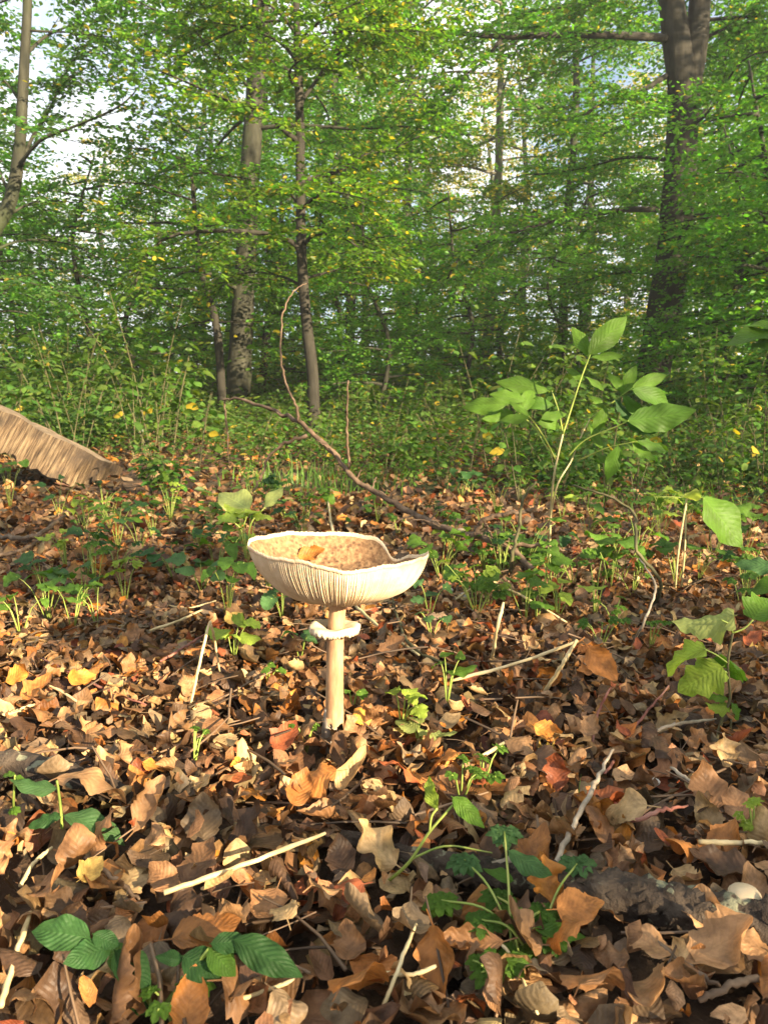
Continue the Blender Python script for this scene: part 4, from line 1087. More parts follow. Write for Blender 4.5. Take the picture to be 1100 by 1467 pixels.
little = [(405, 890, 4, .035, .022, 'scallop', 'blue', .03), (445, 885, 3, .04, .02, 'scallop', 'blue', .03), (430, 945, 2, .03, .02, 'scallop', 'blue', .025), (335, 945, 4, .035, .028, 'scallop', 'lime', .03), (120, 872, 3, .06, .03, 'maple', 'blue', .04), (105, 905, 3, .07, .024, 'maple', 'fresh', .05), (140, 900, 2, .06, .025, 'elder', 'fresh', .04), (30, 910, 3, .05, .03, 'elder', 'fresh', .05), (615, 885, 3, .04, .026, 'maple', 'blue', .03), (618, 915, 2, .03, .02, 'maple', 'blue', .025), (768, 893, 2, .03, .025, 'maple', 'mid', .03), (640, 1010, 3, .05, .032, 'elder', 'fresh', .03), (575, 1045, 3, .04, .02, 'maple', 'lime', .03), (600, 1066, 2, .014, .045, 'hornbeam', 'pale', .02), (440, 1066, 3, .02, .014, 'palmate', 'fresh', .02), (278, 1095, 3, .03, .014, 'palmate', 'fresh', .03), (690, 1130, 4, .03, .022, 'palmate', 'fresh', .035), (660, 1150, 3, .03, .022, 'palmate', 'fresh', .03), (1078, 1215, 4, .03, .016, 'palmate', 'lime', .02), (930, 930, 3, .03, .02, 'palmate', 'mid', .03), (860, 925, 4, .03, .022, 'palmate', 'mid', .04), (880, 895, 3, .03, .024, 'palmate', 'fresh', .04), (820, 840, 4, .04, .028, 'palmate', 'fresh', .05), (725, 825, 5, .03, .03, 'palmate', 'fresh', .06), (690, 810, 4, .03, .03, 'palmate', 'mid', .05), (285, 790, 5, .05, .035, 'elder', 'dark', .06), (330, 800, 5, .05, .035, 'elder', 'blue', .07), (250, 830, 4, .05, .03, 'scallop', 'dark', .06), (385, 845, 6, .06, .03, 'elder', 'mid', .05), (410, 860, 5, .05, .03, 'elder', 'fresh', .05), (290, 850, 5, .05, .032, 'scallop', 'blue', .06), (220, 775, 5, .07, .035, 'elder', 'dark', .07), (160, 760, 5, .07, .03, 'palmate', 'mid', .07), (150, 745, 4, .08, .03, 'elder', 'dark', .06), (15, 730, 6, .12, .03, 'scallop', 'mid', .08), (60, 845, 3, .05, .03, 'scallop', 'blue', .04), (1000, 830, 4, .05, .03, 'elder', 'mid', .06), (905, 850, 4, .05, .03, 'palmate', 'fresh', .06), (1060, 870, 4, .05, .03, 'palmate', 'mid', .06), (760, 870, 3, .03, .024, 'palmate', 'fresh', .04), (1020, 800, 5, .08, .04, 'elder', 'mid', .08), (880, 800, 5, .06, .04, 'palmate', 'fresh', .08), (840, 770, 5, .07, .045, 'elder', 'mid', .09), (930, 770, 5, .09, .045, 'elder', 'mid', .09), (570, 770, 4, .05, .03, 'palmate', 'mid', .05), (540, 745, 4, .06, .035, 'palmate', 'fresh', .06), (440, 745, 5, .06, .035, 'palmate', 'fresh', .06), (470, 730, 4, .06, .035, 'elder', 'mid', .06), (200, 790, 4, .05, .03, 'elder', 'dark', .05), (300, 760, 5, .06, .032, 'elder', 'mid', .06), (245, 745, 5, .07, .036, 'elder', 'mid', .07), (1090, 850, 4, .06, .03, 'elder', 'mid', .05), (250, 1465, 3, .02, .02, 'palmate', 'fresh', .02), (710, 1420, 3, .02, .02, 'palmate', 'fresh', .02), (385, 985, 2, .03, .012, 'scallop', 'fresh', .02), (505, 1015, 2, .02, .012, 'scallop', 'fresh', .015)]
_rl = random.Random(5)
for _ in range(70):
    _py = 705 + 190 * _rl.random() ** 1.3; _px = _rl.choice([_rl.uniform(60, 460), _rl.uniform(560, 1090), _rl.uniform(640, 1090)])
    _k = _rl.choice(['elder', 'palmate', 'palmate', 'elder', 'scallop', 'maple'])
    little.append((_px, _py, _rl.randint(3, 6), _rl.uniform(.04, .09), _rl.uniform(.025, .042), _k, _rl.choice(['mid', 'fresh', 'fresh', 'dark', 'lime']), _rl.uniform(.04, .08)))
KW = {'scallop': 'round-leaved', 'maple': 'toothed', 'elder': 'oval-leaved', 'palmate': 'cut-leaved', 'hornbeam': 'ribbed'}
for i, (px, py, n, h, s, kd, c, sp) in enumerate(little):
    b = G(px, py, 0)
    if px in (720,): continue
    a, bb = near_phrase(b.x, b.y, 2)
    cw = {'blue': 'blue-green', 'lime': 'yellow-green', 'fresh': 'light green', 'mid': 'green', 'dark': 'dark green', 'pale': 'pale green'}[c]
    lab = f"low {cw} {KW[kd]} seedling by {a}, towards {bb}"
    if len(lab.split()) > 16: lab = f"low {cw} {KW[kd]} seedling by {a}"
    leaf_patch_plant('woodland_seedling', lab, b, n + 1, h * (1.5 if py < 960 else 1.2), s * (1.35 if py < 960 else 1.1), kd, c, sp, 'low seedlings in the litter', i + 3)
random.seed(77)

# grass blades
def add_grass():
    n = 9000
    y = np.concatenate([rng.uniform(2.6, 5.2, 7500), rng.uniform(0.5, 2.6, 1500)]); x = rng.uniform(-1, 1, n) * (0.62 * y + .2)
    cl = np.sin(1.7 * x + 2.2 * y) + np.sin(3.1 * x - 1.2 * y + 1) + .8 * (y > 3) - .9 * (y < 2.6)
    keep = (cl + rng.normal(0, .5, n) > 2.0) & ~((x < -1.1) & (y > 3.2))
    x, y = x[keep], y[keep]; n = len(x)
    h = rng.uniform(.04, .16, n) * np.clip(y / 3, .35, 1); a = rng.uniform(0, 6.283, n); ln = rng.uniform(.1, .8, n)
    wd = rng.uniform(.0008, .0022, n) * np.clip(y / 2, .6, 2)
    z = gz(x, y) - .01
    px, py = -np.sin(a) * wd, np.cos(a) * wd
    V = []
    for t, wf in ((0, 1), (.5, .8), (1, .08)):
        cx_ = x + np.cos(a) * ln * h * t * t; cy_ = y + np.sin(a) * ln * h * t * t; cz = z + h * t * (1 - .25 * ln * t)
        V += [np.stack([cx_ - px * wf, cy_ - py * wf, cz], -1), np.stack([cx_ + px * wf, cy_ + py * wf, cz], -1)]
    V = np.stack(V, 1).reshape(-1, 3)
    b = np.arange(n)[:, None] * 6
    Fq = np.vstack([b + np.array([[0, 1, 3, 2]]), b + np.array([[2, 3, 5, 4]])])
    c = np.repeat((np.array([.10, .19, .035]) * rng.uniform(.6, 1.7, (n, 1)))[:, None, :], 6, 1).reshape(-1, 3)
    tag(link('grass', build_mesh('grass', V, [Fq], M['tree_leaf'], None, c)), 'thin grass blades between the leaves and undergrowth', 'grass', kind='stuff')
add_grass()

# ------------------------------------------------------------------ trees
def simple_leaf(width=.31, fold=.10):
    V = np.array([[0, 0, 0], [.28, -width * .9, fold * .8], [.66, -width * .85, fold], [1, 0, -.05], [.66, width * .85, fold], [.28, width * .9, fold * .8]], float)
    return V, np.array([[0, 1, 2, 3], [3, 4, 5, 0]]), np.zeros((6, 3))
LEAF4 = simple_leaf()
LEAF4N = simple_leaf(.24, .05)

def sprays(limb, r, n_twig, twig_len, spacing, t0=.18, sub=True, droop=.25, flat=.35, sub_step=.085):
    """leafy twigs along a limb polyline: returns leaf pos, dir, normal and woody twig polylines"""
    limb = np.asarray(limb); n = len(limb)
    pos, dr, nm, wood = [], [], [], []
    tang = np.gradient(limb, axis=0); tang /= np.linalg.norm(tang, axis=1)[:, None] + 1e-9
    for i in range(n_twig):
        t = t0 + (1 - t0) * (i + r.random()) / n_twig
        f = t * (n - 1); k = min(int(f), n - 2); f -= k
        p0 = limb[k] * (1 - f) + limb[k + 1] * f; tg = tang[k]
        side = 1 if i % 2 else -1
        hor = np.cross(tg, [0, 0, 1]); hor /= np.linalg.norm(hor) + 1e-9
        ang = r.uniform(.5, 1.2)
        d = tg * math.cos(ang) + hor * side * math.sin(ang) + np.array([0, 0, r.normal(.05, flat)])
        d /= np.linalg.norm(d)
        L = twig_len * (1.15 - .6 * t) * r.uniform(.6, 1.25)
        axes = [(p0, d, L)]
        if sub:
            for j in range(int(L / sub_step)):
                tt = .2 + .8 * r.random(); s2 = 1 if r.random() < .5 else -1
                h2 = np.cross(d, [0, 0, 1]); h2 /= np.linalg.norm(h2) + 1e-9
                a2 = r.uniform(.5, 1.1)
                d2 = d * math.cos(a2) + h2 * s2 * math.sin(a2) + np.array([0, 0, r.normal(-.03, flat * .6)])
                axes.append((p0 + d * L * tt - np.array([0, 0, droop * (L * tt) ** 2]), d2 / np.linalg.norm(d2), L * r.uniform(.3, .55)))
        for q0, dd, LL in axes:
            m = max(2, int(LL / spacing)); s = (np.arange(m) + r.random(m) * .6) / m * LL
            pts = q0 + dd * s[:, None]; pts[:, 2] -= droop * s ** 2
            h2 = np.cross(dd, [0, 0, 1]); h2 /= np.linalg.norm(h2) + 1e-9
            sg = np.where(np.arange(m) % 2, 1, -1)[:, None]
            ld = dd * .55 + h2 * sg * .85 + r.normal(0, .22, (m, 3)); ld[:, 2] -= .15
            pos.append(pts); dr.append(ld)
            nn = np.array([0, 0, 1.0]) + r.normal(0, .38, (m, 3)); nm.append(nn)
            e = q0 + dd * LL; e[2] -= droop * LL ** 2
            mid_ = q0 + dd * LL * .5; mid_[2] -= droop * (LL * .5) ** 2
            wood.append((np.array([q0, mid_, e]), LL))
    return np.vstack(pos), np.vstack(dr), np.vstack(nm), wood

def auto_limb(r, p0, az, L, rise, droop, n=7, wob=.06):
    t = np.linspace(0, 1, n)
    p = np.zeros((n, 3))
    a = az + np.cumsum(r.normal(0, .12, n))
    step = L / (n - 1)
    for i in range(1, n):
        p[i, 0] = p[i - 1, 0] + math.cos(a[i]) * step; p[i, 1] = p[i - 1, 1] + math.sin(a[i]) * step
        p[i, 2] = p[i - 1, 2] + step * (rise - droop * t[i] + r.normal(0, wob))
    return p0 + p

def leaf_cols(r, n, base, var=.3, yellow=0.0, warm=(.42, .33, .04)):
    c = np.array(base) * r.uniform(1 - var, 1 + var, (n, 1)) * r.uniform(.9, 1.1, (n, 3))
    c[:, 0] *= r.uniform(.8, 1.35, n)
    y = r.random(n) < yellow
    c[y] = np.array(warm) * r.uniform(.6, 1.2, (y.sum(), 1))
    return c

def make_tree(name, label, base, trunk, rad, limbs, group, seed, leaf=.075, spacing=.05, col=(.078, .20, .024), yellow=.02, bark='beech_bark', n_twig=22, twig_len=.85, twigs=True, sides=12, extra_trunks=(), keepfn=None, flat=.3, sub_step=.085, warm=(.42, .33, .04)):
    """trunk: world points; limbs: list of (world polyline, start radius)"""
    r = np.random.default_rng(seed)
    base = Vector(base)
    root = thing(name, label, 'tree', base, group)
    tp = smooth_path(trunk, 26) - np.array(base)
    V, Fs = tube(tp, rad, sides, .03)
    tr = link('trunk', build_mesh('trunk', V, Fs, M[bark]), root)
    for et, er in extra_trunks:
        V, Fs = tube(smooth_path(et, 16) - np.array(base), er, sides, .03)
        link('trunk', build_mesh('trunk', V, Fs, M[bark]), root)
    pos, dr, nm, tw = [], [], [], []
    for pts, lr in limbs:
        lp = smooth_path(pts, 14) - np.array(base)
        V, Fs = tube(lp, [lr, lr * .6, lr * .2], 6, .05)
        link('limb', build_mesh('limb', V, Fs, M[bark]), root)
        L = np.linalg.norm(np.diff(lp, axis=0), axis=1).sum()
        a, b, c, w = sprays(lp, r, max(3, int(n_twig * L / 2.0)), twig_len, spacing, flat=flat, sub_step=sub_step)
        pos.append(a); dr.append(b); nm.append(c); tw += w
    pos, dr, nm = np.vstack(pos), np.vstack(dr), np.vstack(nm)
    if keepfn is not None:
        k = keepfn(pos + np.array(base), r); pos, dr, nm = pos[k], dr[k], nm[k]
    n = len(pos)
    Rm = frames(dr, nm) * r.uniform(leaf * .6, leaf * 1.2, n)[:, None, None]
    V, Fs, L, C = bake([LEAF4], np.zeros(n, int), pos, Rm, leaf_cols(r, n, col, .35, yellow, warm))
    link('crown', build_mesh('crown', V, Fs, M['tree_leaf'], None, C, smooth=False), root)
    if twigs:
        parts = [tube(p, [.0022 + .004 * LL, .0015], 3, 0, caps=False) for p, LL in tw if LL > .25]
        V, Fs = join(parts)
        o = link('twigs', build_mesh('twigs', V, Fs, M['dark_bark']), root); o['kind'] = 'stuff'
    return root, n

TREES = 0
def auto_limbs(r, trunk_fn, z0, z1, n, L0, L1, rise, droop, lr, az0=0.0):
    out = []
    for i in range(n):
        t = (i + r.random()) / n
        z = z0 + (z1 - z0) * t
        az = az0 + i * 2.399 + r.normal(0, .25)
        L = (L0 + (L1 - L0) * t) * r.uniform(.75, 1.2)
        out.append((auto_limb(r, trunk_fn(z), az, L, rise, droop), lr * r.uniform(.7, 1.2)))
    return out
def line_fn(pts):
    p = np.array([tuple(q) for q in pts]); o = np.argsort(p[:, 2]); p = p[o]
    return lambda z: np.array([np.interp(z, p[:, 2], p[:, 0]), np.interp(z, p[:, 2], p[:, 1]), z])

def gp(px, Y):
    x = (px - CX) / F * Y
    return Vector((x, Y, float(gz(x, Y)) - .05))

r0 = np.random.default_rng(5)
# straight grey trunk left of centre
Y = 11.0
b = gp(342, Y)
tk = [b, P(346, 480, Y), P(352, 380, Y), P(358, 250, Y), P(368, 100, Y), P(375, -30, Y), P(385, -400, Y)]
lf = line_fn(tk)
limbs = auto_limbs(r0, lf, 4.2, 9.0, 15, 3.2, 2.4, .10, .35, .035)
limbs += [([lf(2.2), P(300, 392, Y - .4), P(262, 390, Y - .8), P(232, 415, Y - 1.0), P(215, 418, Y - 1.1)], .035), ([lf(2.3), P(400, 395, Y + .5), P(440, 420, Y + 1)], .025), (auto_limb(r0, lf(3.2), 2.9, 2.6, .1, .3), .03), (auto_limb(r0, lf(3.6), 4.4, 2.6, .1, .3), .03)]
make_tree('beech_tree', 'straight grey-barked beech with thick trunk behind the slender crooked beech', b, tk, [.20, .165, .15, .14, .13, .12, .09], limbs, 'beech trees', 21, yellow=.03)
landmark('the straight grey beech', b)

# slender beech with crooked side limbs
Y = 7.4
b = gp(450, Y)
tk = [b, P(448, 540, Y), P(440, 470, Y), P(434, 400, Y), P(431, 330, Y), P(430, 200, Y), P(428, 120, Y), P(424, -20, Y), P(420, -250, Y)]
lf = line_fn(tk)
q = lambda x, y, dy=0: P(x, y, Y + dy)
limbs = [([q(430, 362), q(415, 345, -.1), q(370, 333, -.3), q(300, 331, -.5), q(240, 340, -.6), q(205, 375, -.7), q(193, 415, -.8)], .030),
         ([q(430, 205), q(405, 185, -.1), q(380, 160, -.3), q(330, 145, -.5), q(285, 125, -.7), q(225, 100, -.8)], .028),
         ([q(433, 258), q(450, 255, .1), q(490, 243, .1), q(527, 219, .2), q(560, 215, .3), q(610, 190, .4)], .026),
         ([q(436, 350), q(452, 336, -.2), q(490, 340, -.4), q(530, 365, -.5), q(570, 372, -.6)], .020),
         ([q(430, 300), q(415, 275, .3), q(400, 270, .6), q(340, 285, 1.0)], .018), ([q(431, 300), q(455, 280, -.4), q(480, 275, -.9), q(540, 290, -1.3)], .018),
         ([q(429, 150), q(450, 120, .2), q(480, 80, .3), q(530, 60, .4), q(590, 70, .5)], .022), ([q(428, 130), q(415, 110, -.2), q(425, 90, -.4), q(470, 70, -.7)], .018),
         ([q(427, 90), q(400, 60, .2), q(350, 40, .3), q(290, 30, .4)], .02), ([q(426, 60), q(460, 30, -.3), q(520, 0, -.5)], .02), ([q(426, 50), q(390, 10, -.3), q(330, -20, -.5)], .02),
         ([q(433, 400), q(470, 390, .4), q(510, 380, .8), q(560, 400, 1.1)], .018), ([q(434, 410), q(400, 395, .3), q(360, 390, .7), q(310, 400, 1.0)], .018)]
limbs += auto_limbs(r0, lf, 3.8, 5.8, 8, 1.8, 1.2, .1, .3, .016)
make_tree('beech_tree', 'slender young beech with crooked dark limbs and yellowing leaves', b, tk, [.075, .060, .055, .052, .05, .045, .04, .03, .02], limbs, 'beech trees', 22, leaf=.066, spacing=.040, col=(.095, .195, .022), yellow=.07, bark='dark_bark', n_twig=22, twig_len=.75, sides=9)
landmark('the slender yellowing beech', b)

# thick forked trunk on the other side
Y = 10.5
b = gp(925, Y)
q = lambda x, y, dy=0: P(x, y, Y + dy)
tk = [b, q(930, 560), q(946, 470), q(960, 390), q(970, 300), q(976, 200), q(978, 130), q(966, 40), q(958, -40), q(945, -300)]
tk2 = [q(978, 190), q(986, 130), q(996, 60), q(1004, -20), q(1020, -280)]
lf = line_fn(tk)
limbs = [([q(960, 55), q(915, 52, -.3), q(860, 50, -.6), q(790, 50, -.9), q(720, 53, -1.2), q(650, 48, -1.4), q(590, 65, -1.6), q(550, 92, -1.8)], .055),
         ([q(955, 108), q(910, 135, -.5), q(860, 150, -1.0), q(825, 175, -1.3), q(790, 195, -1.6)], .04), ([q(720, 53, -1.2), q(690, 90, -1.3), q(650, 120, -1.4), q(610, 165, -1.5)], .025),
         ([q(940, 300), q(900, 300, -.4), q(850, 306, -.8), q(795, 315, -1.2), q(730, 335, -1.5), q(665, 362, -1.8), q(640, 400, -1.9)], .045),
         ([q(975, 180), q(1000, 170, .2), q(1030, 120, .3), q(1045, 40, .4)], .028), ([q(975, 185), q(1010, 165, -.4), q(1060, 90, -.8), q(1110, 70, -1)], .025),
         ([q(985, 310), q(1020, 305, -.3), q(1060, 290, -.6), q(1110, 285, -.8)], .03), ([q(985, 305), q(1005, 340, -.5), q(1030, 370, -.9), q(1080, 410, -1.2)], .028), ([q(975, 380), q(1010, 400, .3), q(1060, 395, .5), q(1110, 410, .6)], .025),
         ([q(965, 230), q(900, 225, .5), q(840, 240, 1), q(780, 250, 1.5)], .03), ([q(960, 400), q(910, 390, .4), q(860, 395, .8), q(800, 420, 1.1)], .025), ([q(985, 70), q(1040, 40, .2), q(1100, 30, .3), q(1180, 40, .3)], .03)]
limbs += auto_limbs(r0, lf, 5.6, 8.5, 9, 2.8, 2.2, .1, .3, .035)
make_tree('beech_tree', 'massive forked beech trunk leaning behind the long-leaved sapling', b, tk, [.30, .25, .235, .225, .22, .21, .20, .17, .15, .10], limbs, 'beech trees', 23, yellow=.03, bark='dark_bark', n_twig=21, extra_trunks=[(tk2, [.10, .165, .15, .14, .09])])
landmark('the forked beech trunk', b)

# bowed thin tree at the side of the log slice
Y = 8.2
b = gp(-95, Y)
q = lambda x, y, dy=0: P(x, y, Y + dy)
tk = [b, q(-60, 440), q(-10, 335), q(15, 290), q(28, 220), q(34, 120), q(40, 0), q(44, -200)]
lf = line_fn(tk)
limbs = [([q(18, 280), q(45, 200, .2), q(70, 160, .3), q(100, 95, .4), q(130, 60, .5)], .025), ([q(25, 240), q(60, 200, -.3), q(110, 180, -.5), q(175, 150, -.7), q(210, 110, -.8)], .022), ([q(-5, 320), q(50, 290, .3), q(120, 290, .6)], .02), ([q(20, 290), q(-20, 200, .4), q(-40, 100, .6)], .02),
         ([q(33, 150), q(0, 110, .3), q(-50, 90, .5)], .018), ([q(36, 80), q(70, 50, .2), q(130, 30, .3), q(190, 40, .4)], .02), ([q(-30, 370), q(30, 345, .3), q(100, 350, .7), q(160, 380, 1)], .02), ([q(-60, 440), q(0, 400, -.3), q(60, 410, -.6), q(120, 430, -.8)], .02)]
limbs += auto_limbs(r0, lf, 4.3, 6.5, 6, 1.6, 1.2, .1, .3, .018)
make_tree('beech_tree', 'bowed thin grey tree with rising crossed limbs behind the log slice', b, tk, [.085, .08, .075, .07, .06, .055, .045, .03], limbs, 'beech trees', 24, leaf=.07, spacing=.05, n_twig=17, twig_len=.8, yellow=.04, sides=9, col=(.08, .19, .045))
landmark('the bowed thin tree', b)

# thin dark poles
for px0, px1, Y, rr, lab, sd in ((322, 288, 9.6, .06, 'thin dark leaning pole of a tree beside the straight grey beech', 31), (376, 398, 12.5, .075, 'dark slanting young tree just past the straight grey beech', 32)):
    b = gp(px0, Y)
    tk = [b, P((px0 * 2 + px1) / 3, 470, Y), P(px1, 380, Y), P(px1 + (px1 - px0) * .4, 250, Y)]
    lf = line_fn(tk)
    limbs = auto_limbs(r0, lf, 1.4, 3.9, 11, 1.7, 1.0, .05, .25, .016, sd)
    landmark('the leaning pole tree' if sd == 31 else 'the dark slanting tree', b)
    make_tree('young_beech', lab, b, tk, [rr, rr * .85, rr * .7, rr * .35], limbs, 'young beeches', sd, leaf=.07, spacing=.05, n_twig=17, twig_len=.7, bark='dark_bark', sides=8, yellow=.02, col=(.08, .20, .024))

# pale far trunk in the middle
Y = 19.0
b = gp(692, Y)
tk = [b, P(700, 470, Y), P(706, 380, Y), P(713, 270, Y), P(716, 150, Y), P(720, -60, Y)]
lf = line_fn(tk)
limbs = auto_limbs(r0, lf, 4, 12, 16, 3.4, 2.6, .1, .3, .04)
make_tree('pale_tree', 'pale far-off trunk standing alone between the slender and forked beeches', b, tk, [.17, .14, .125, .11, .09, .05], limbs, 'beech trees', 33, bark='pale_bark', leaf=.10, spacing=.08, n_twig=14, twig_len=1.0, twigs=False, yellow=.22, col=(.08, .14, .025))
landmark('the pale far trunk', b)

# background trees share a few crowns
def proto_tree(seed, H, low, col, yellow, leaf, n_limb, L0, L1, name, warm=(.42, .33, .04), n_twig=15):
    r = np.random.default_rng(seed)
    tk = [Vector((0, 0, -.1)), Vector((r.normal(0, .1), r.normal(0, .1), H * .33)), Vector((r.normal(0, .2), r.normal(0, .2), H * .66)), Vector((r.normal(0, .3), r.normal(0, .3), H))]
    lf = line_fn(tk)
    limbs = auto_limbs(r, lf, low, H * .97, n_limb, L0, L1, .12, .3, .03, seed)
    return make_tree(name, 'x', (0, 0, 0), tk, [.013 * H, .011 * H, .008 * H, .003 * H], limbs, 'trees deeper in the wood', seed, leaf=leaf, spacing=leaf * .95, col=col, yellow=yellow, n_twig=n_twig, twig_len=.95, twigs=False, sides=8, warm=warm)[0]
protoA = proto_tree(51, 9.0, 2.1, (.08, .21, .026), .03, .10, 30, 2.7, 1.4, 'woodland_tree')
protoB = proto_tree(52, 10.0, 2.6, (.11, .225, .026), .09, .105, 28, 2.8, 1.5, 'woodland_tree')
protoC = proto_tree(53, 7.0, .8, (.07, .185, .024), .01, .09, 30, 2.0, 1.0, 'woodland_tree')
protoD = proto_tree(54, 9.5, 1.2, (.23, .26, .045), .30, .105, 26, 2.6, 1.4, 'woodland_tree', (.5, .36, .05))
protoE = proto_tree(55, 4.2, .2, (.085, .22, .026), .02, .078, 26, 1.7, .8, 'understorey_beech')
used = set()
def place(proto, x, y, s, rz, label, group):
    if proto.name not in used:
        used.add(proto.name); o = proto
    else:
        o = copy_tree(proto)
    o.location = (x, y, float(gz(x, y)) - .05); o.scale = (s, s, s * random.uniform(.92, 1.08)); o.rotation_euler = (0, 0, rz)
    o['label'] = label; o['group'] = group
    return o
bg = [  # px, distance, which, scale
    (300, 17.5, 'C', .9), (500, 14.5, 'A', .9), (585, 18, 'B', 1.0), (800, 16.5, 'A', 1.0), (1020, 15, 'A', 1.0), (1100, 13, 'C', 1.1), (1150, 17, 'A', 1.1),
    (400, 20, 'A', 1.1), (520, 25, 'D', 1.1), (620, 24, 'D', 1.0), (745, 26, 'D', 1.1), (830, 24, 'B', 1.2), (960, 24, 'D', 1.1), (1065, 23, 'A', 1.2), (330, 30, 'D', 1.2), (460, 33, 'B', 1.3), (690, 35, 'D', 1.3), (570, 38, 'B', 1.4), (890, 33, 'D', 1.3), (1010, 34, 'B', 1.3), (170, 34, 'D', 1.2),
    (-60, 13, 'C', 1.1), (-160, 18, 'A', 1.1), (1220, 21, 'B', 1.2), (-280, 14, 'A', 1), (1330, 14, 'B', 1.05), (60, 38, 'B', 1.1)]
PR = {'A': protoA, 'B': protoB, 'C': protoC, 'D': protoD, 'E': protoE}
DESC = {'A': 'full green woodland tree', 'B': 'light green woodland tree', 'C': 'dark green bushy woodland tree', 'D': 'yellow-green woodland tree'}
for px, yy, k, s in bg:
    x = (px - CX) / F * yy
    a, bb = near_phrase(x, yy, 2)
    dist = 'far behind' if yy > 22 else 'standing behind'
    place(PR[k], x, yy, s, random.uniform(0, 6.28), f"{DESC[k]} {dist} {a}, towards {bb}", 'trees deeper in the wood')
under = [(130, 10.0, .75), (215, 12, .9), (290, 13.8, .8), (410, 12.5, .8), (475, 12.5, .85), (540, 10, .62), (600, 14, .8), (660, 12, .75), (730, 14, .85), (790, 13, .7), (1040, 9.2, .8), (1085, 8.2, .9), (1140, 10.5, 1.0), (30, 11, .75), (-50, 9.0, .85), (1190, 7.5, .9), (1000, 13, 1.1), (90, 14, .8), (350, 15, .9), (530, 16, .9), (700, 18, 1.0), (250, 17, .9), (430, 18, 1.0), (820, 17, 1.0), (640, 20, 1.0), (930, 16, 1.0)]
for px, yy, s in under:
    x = (px - CX) / F * yy
    a, bb = near_phrase(x, yy, 2)
    sw = 'small' if s < .78 else ('tall' if s > .95 else 'middling')
    place(protoE, x, yy, s, random.uniform(0, 6.28), f"{sw} understorey beech by {a}, towards {bb}", 'understorey beeches')

# unseen trees outside the picture; the sunny-side pair added to break the low sun
def place_off(k, x, y, s, lab):
    place(PR[k], x, y, s, random.uniform(0, 6.28), lab, 'trees beside the clearing')
for i, (k, x, y, s) in enumerate([('A', 7.2, 4.0, 1.0), ('A', 10.6, 5.2, 1.15), ('A', -7.5, 4.0, 1.0), ('B', -9.0, 8.0, 1.1)]):
    a, bb = near_phrase(x, y, 2)
    place_off(k, x, y, s, f"{DESC[k]} standing beside the clearing past {a}")

# shade patches for the added shrubs to cast, as (px, py, rx, ry) in the photograph, turned into floor positions
shade_px = [(560, 1415, 560, 55), (120, 1340, 160, 40), (480, 1350, 120, 30), (880, 1380, 130, 25), (1060, 1180, 60, 25), (690, 1180, 60, 22), (250, 1180, 70, 18), (860, 760, 240, 18), (250, 740, 180, 12), (930, 1010, 230, 115), (820, 880, 260, 40), (640, 1290, 130, 60), (260, 1445, 300, 45), (1000, 1400, 150, 60), (760, 1420, 120, 40), (130, 830, 190, 35), (480, 1150, 60, 25), (60, 1230, 90, 40), (330, 1330, 110, 35), (800, 1180, 90, 30), (1040, 1080, 70, 30), (560, 1200, 70, 25), (700, 1050, 60, 25), (620, 870, 110, 25), (900, 1260, 120, 25)]
shade_fl = []
for px, py, rx, ry in shade_px:
    c = G(px, py); e = G(px + rx, py); f = G(px, max(py - ry, 640)); g = G(px, py + ry)
    shade_fl.append((c.x, (f.y + g.y) / 2, (e - c).length, abs(f.y - g.y) / 2))
SF = np.array(shade_fl)
lit_fl = []
k_sh = 1.0 / math.tan(SUN_EL)
for h in np.linspace(0, .25, 8):       # the mushroom itself stands in the sun
    c = MB + Vector((-SUN_AZ.x, -SUN_AZ.y, 0)) * (h * k_sh)
    lit_fl.append((c.x, c.y, .25, .22))
for h in np.linspace(0, .6, 10):       # so does the log slice
    c = Vector((-1.75, 3.9, 0)) + Vector((-SUN_AZ.x, -SUN_AZ.y, 0)) * (h * k_sh)
    lit_fl.append((c.x, c.y, .5, .35))
for px, py, Yl, rr in ((1000, 890, G(1030, 1090).y, .06), (980, 960, G(1030, 1090).y, .05), (1040, 745, G(968, 852).y, .12), (870, 480, 1.72, .14), (720, 570, 1.72, .16), (800, 570, 1.72, .16), (880, 570, 1.72, .16), (940, 580, 1.72, .16), (860, 640, 1.72, .16), (790, 650, 1.72, .1), (340, 715, G(360, 800).y, .12)):
    p = P(px, py, Yl); c = p + Vector((-SUN_AZ.x, -SUN_AZ.y, 0)) * (p.z * k_sh); lit_fl.append((c.x, c.y, rr, rr))
LF = np.array(lit_fl)
def sunny_gap(p, r):  # drops leaves that would shadow lit spots, keeps those over shade patches
    q_ = p[:, :2] - np.array([SUN_AZ.x, SUN_AZ.y]) * (p[:, 2] * k_sh)[:, None]
    d = (((q_[:, None, 0] - LF[None, :, 0]) / LF[None, :, 2]) ** 2 + ((q_[:, None, 1] - LF[None, :, 1]) / LF[None, :, 3]) ** 2).min(1)
    e = (((q_[:, None, 0] - SF[None, :, 0]) / SF[None, :, 2]) ** 2 + ((q_[:, None, 1] - SF[None, :, 1]) / SF[None, :, 3]) ** 2).min(1)
    far = q_[:, 1] > 2.0
    keep = (~far & (e < r.uniform(.6, 1.2, len(p)))) | (far & (r.random(len(p)) < .30)) | (r.random(len(p)) < .03)
    return (keep & (d > r.uniform(.6, 1.3, len(p)))) | (r.random(len(p)) < .02)
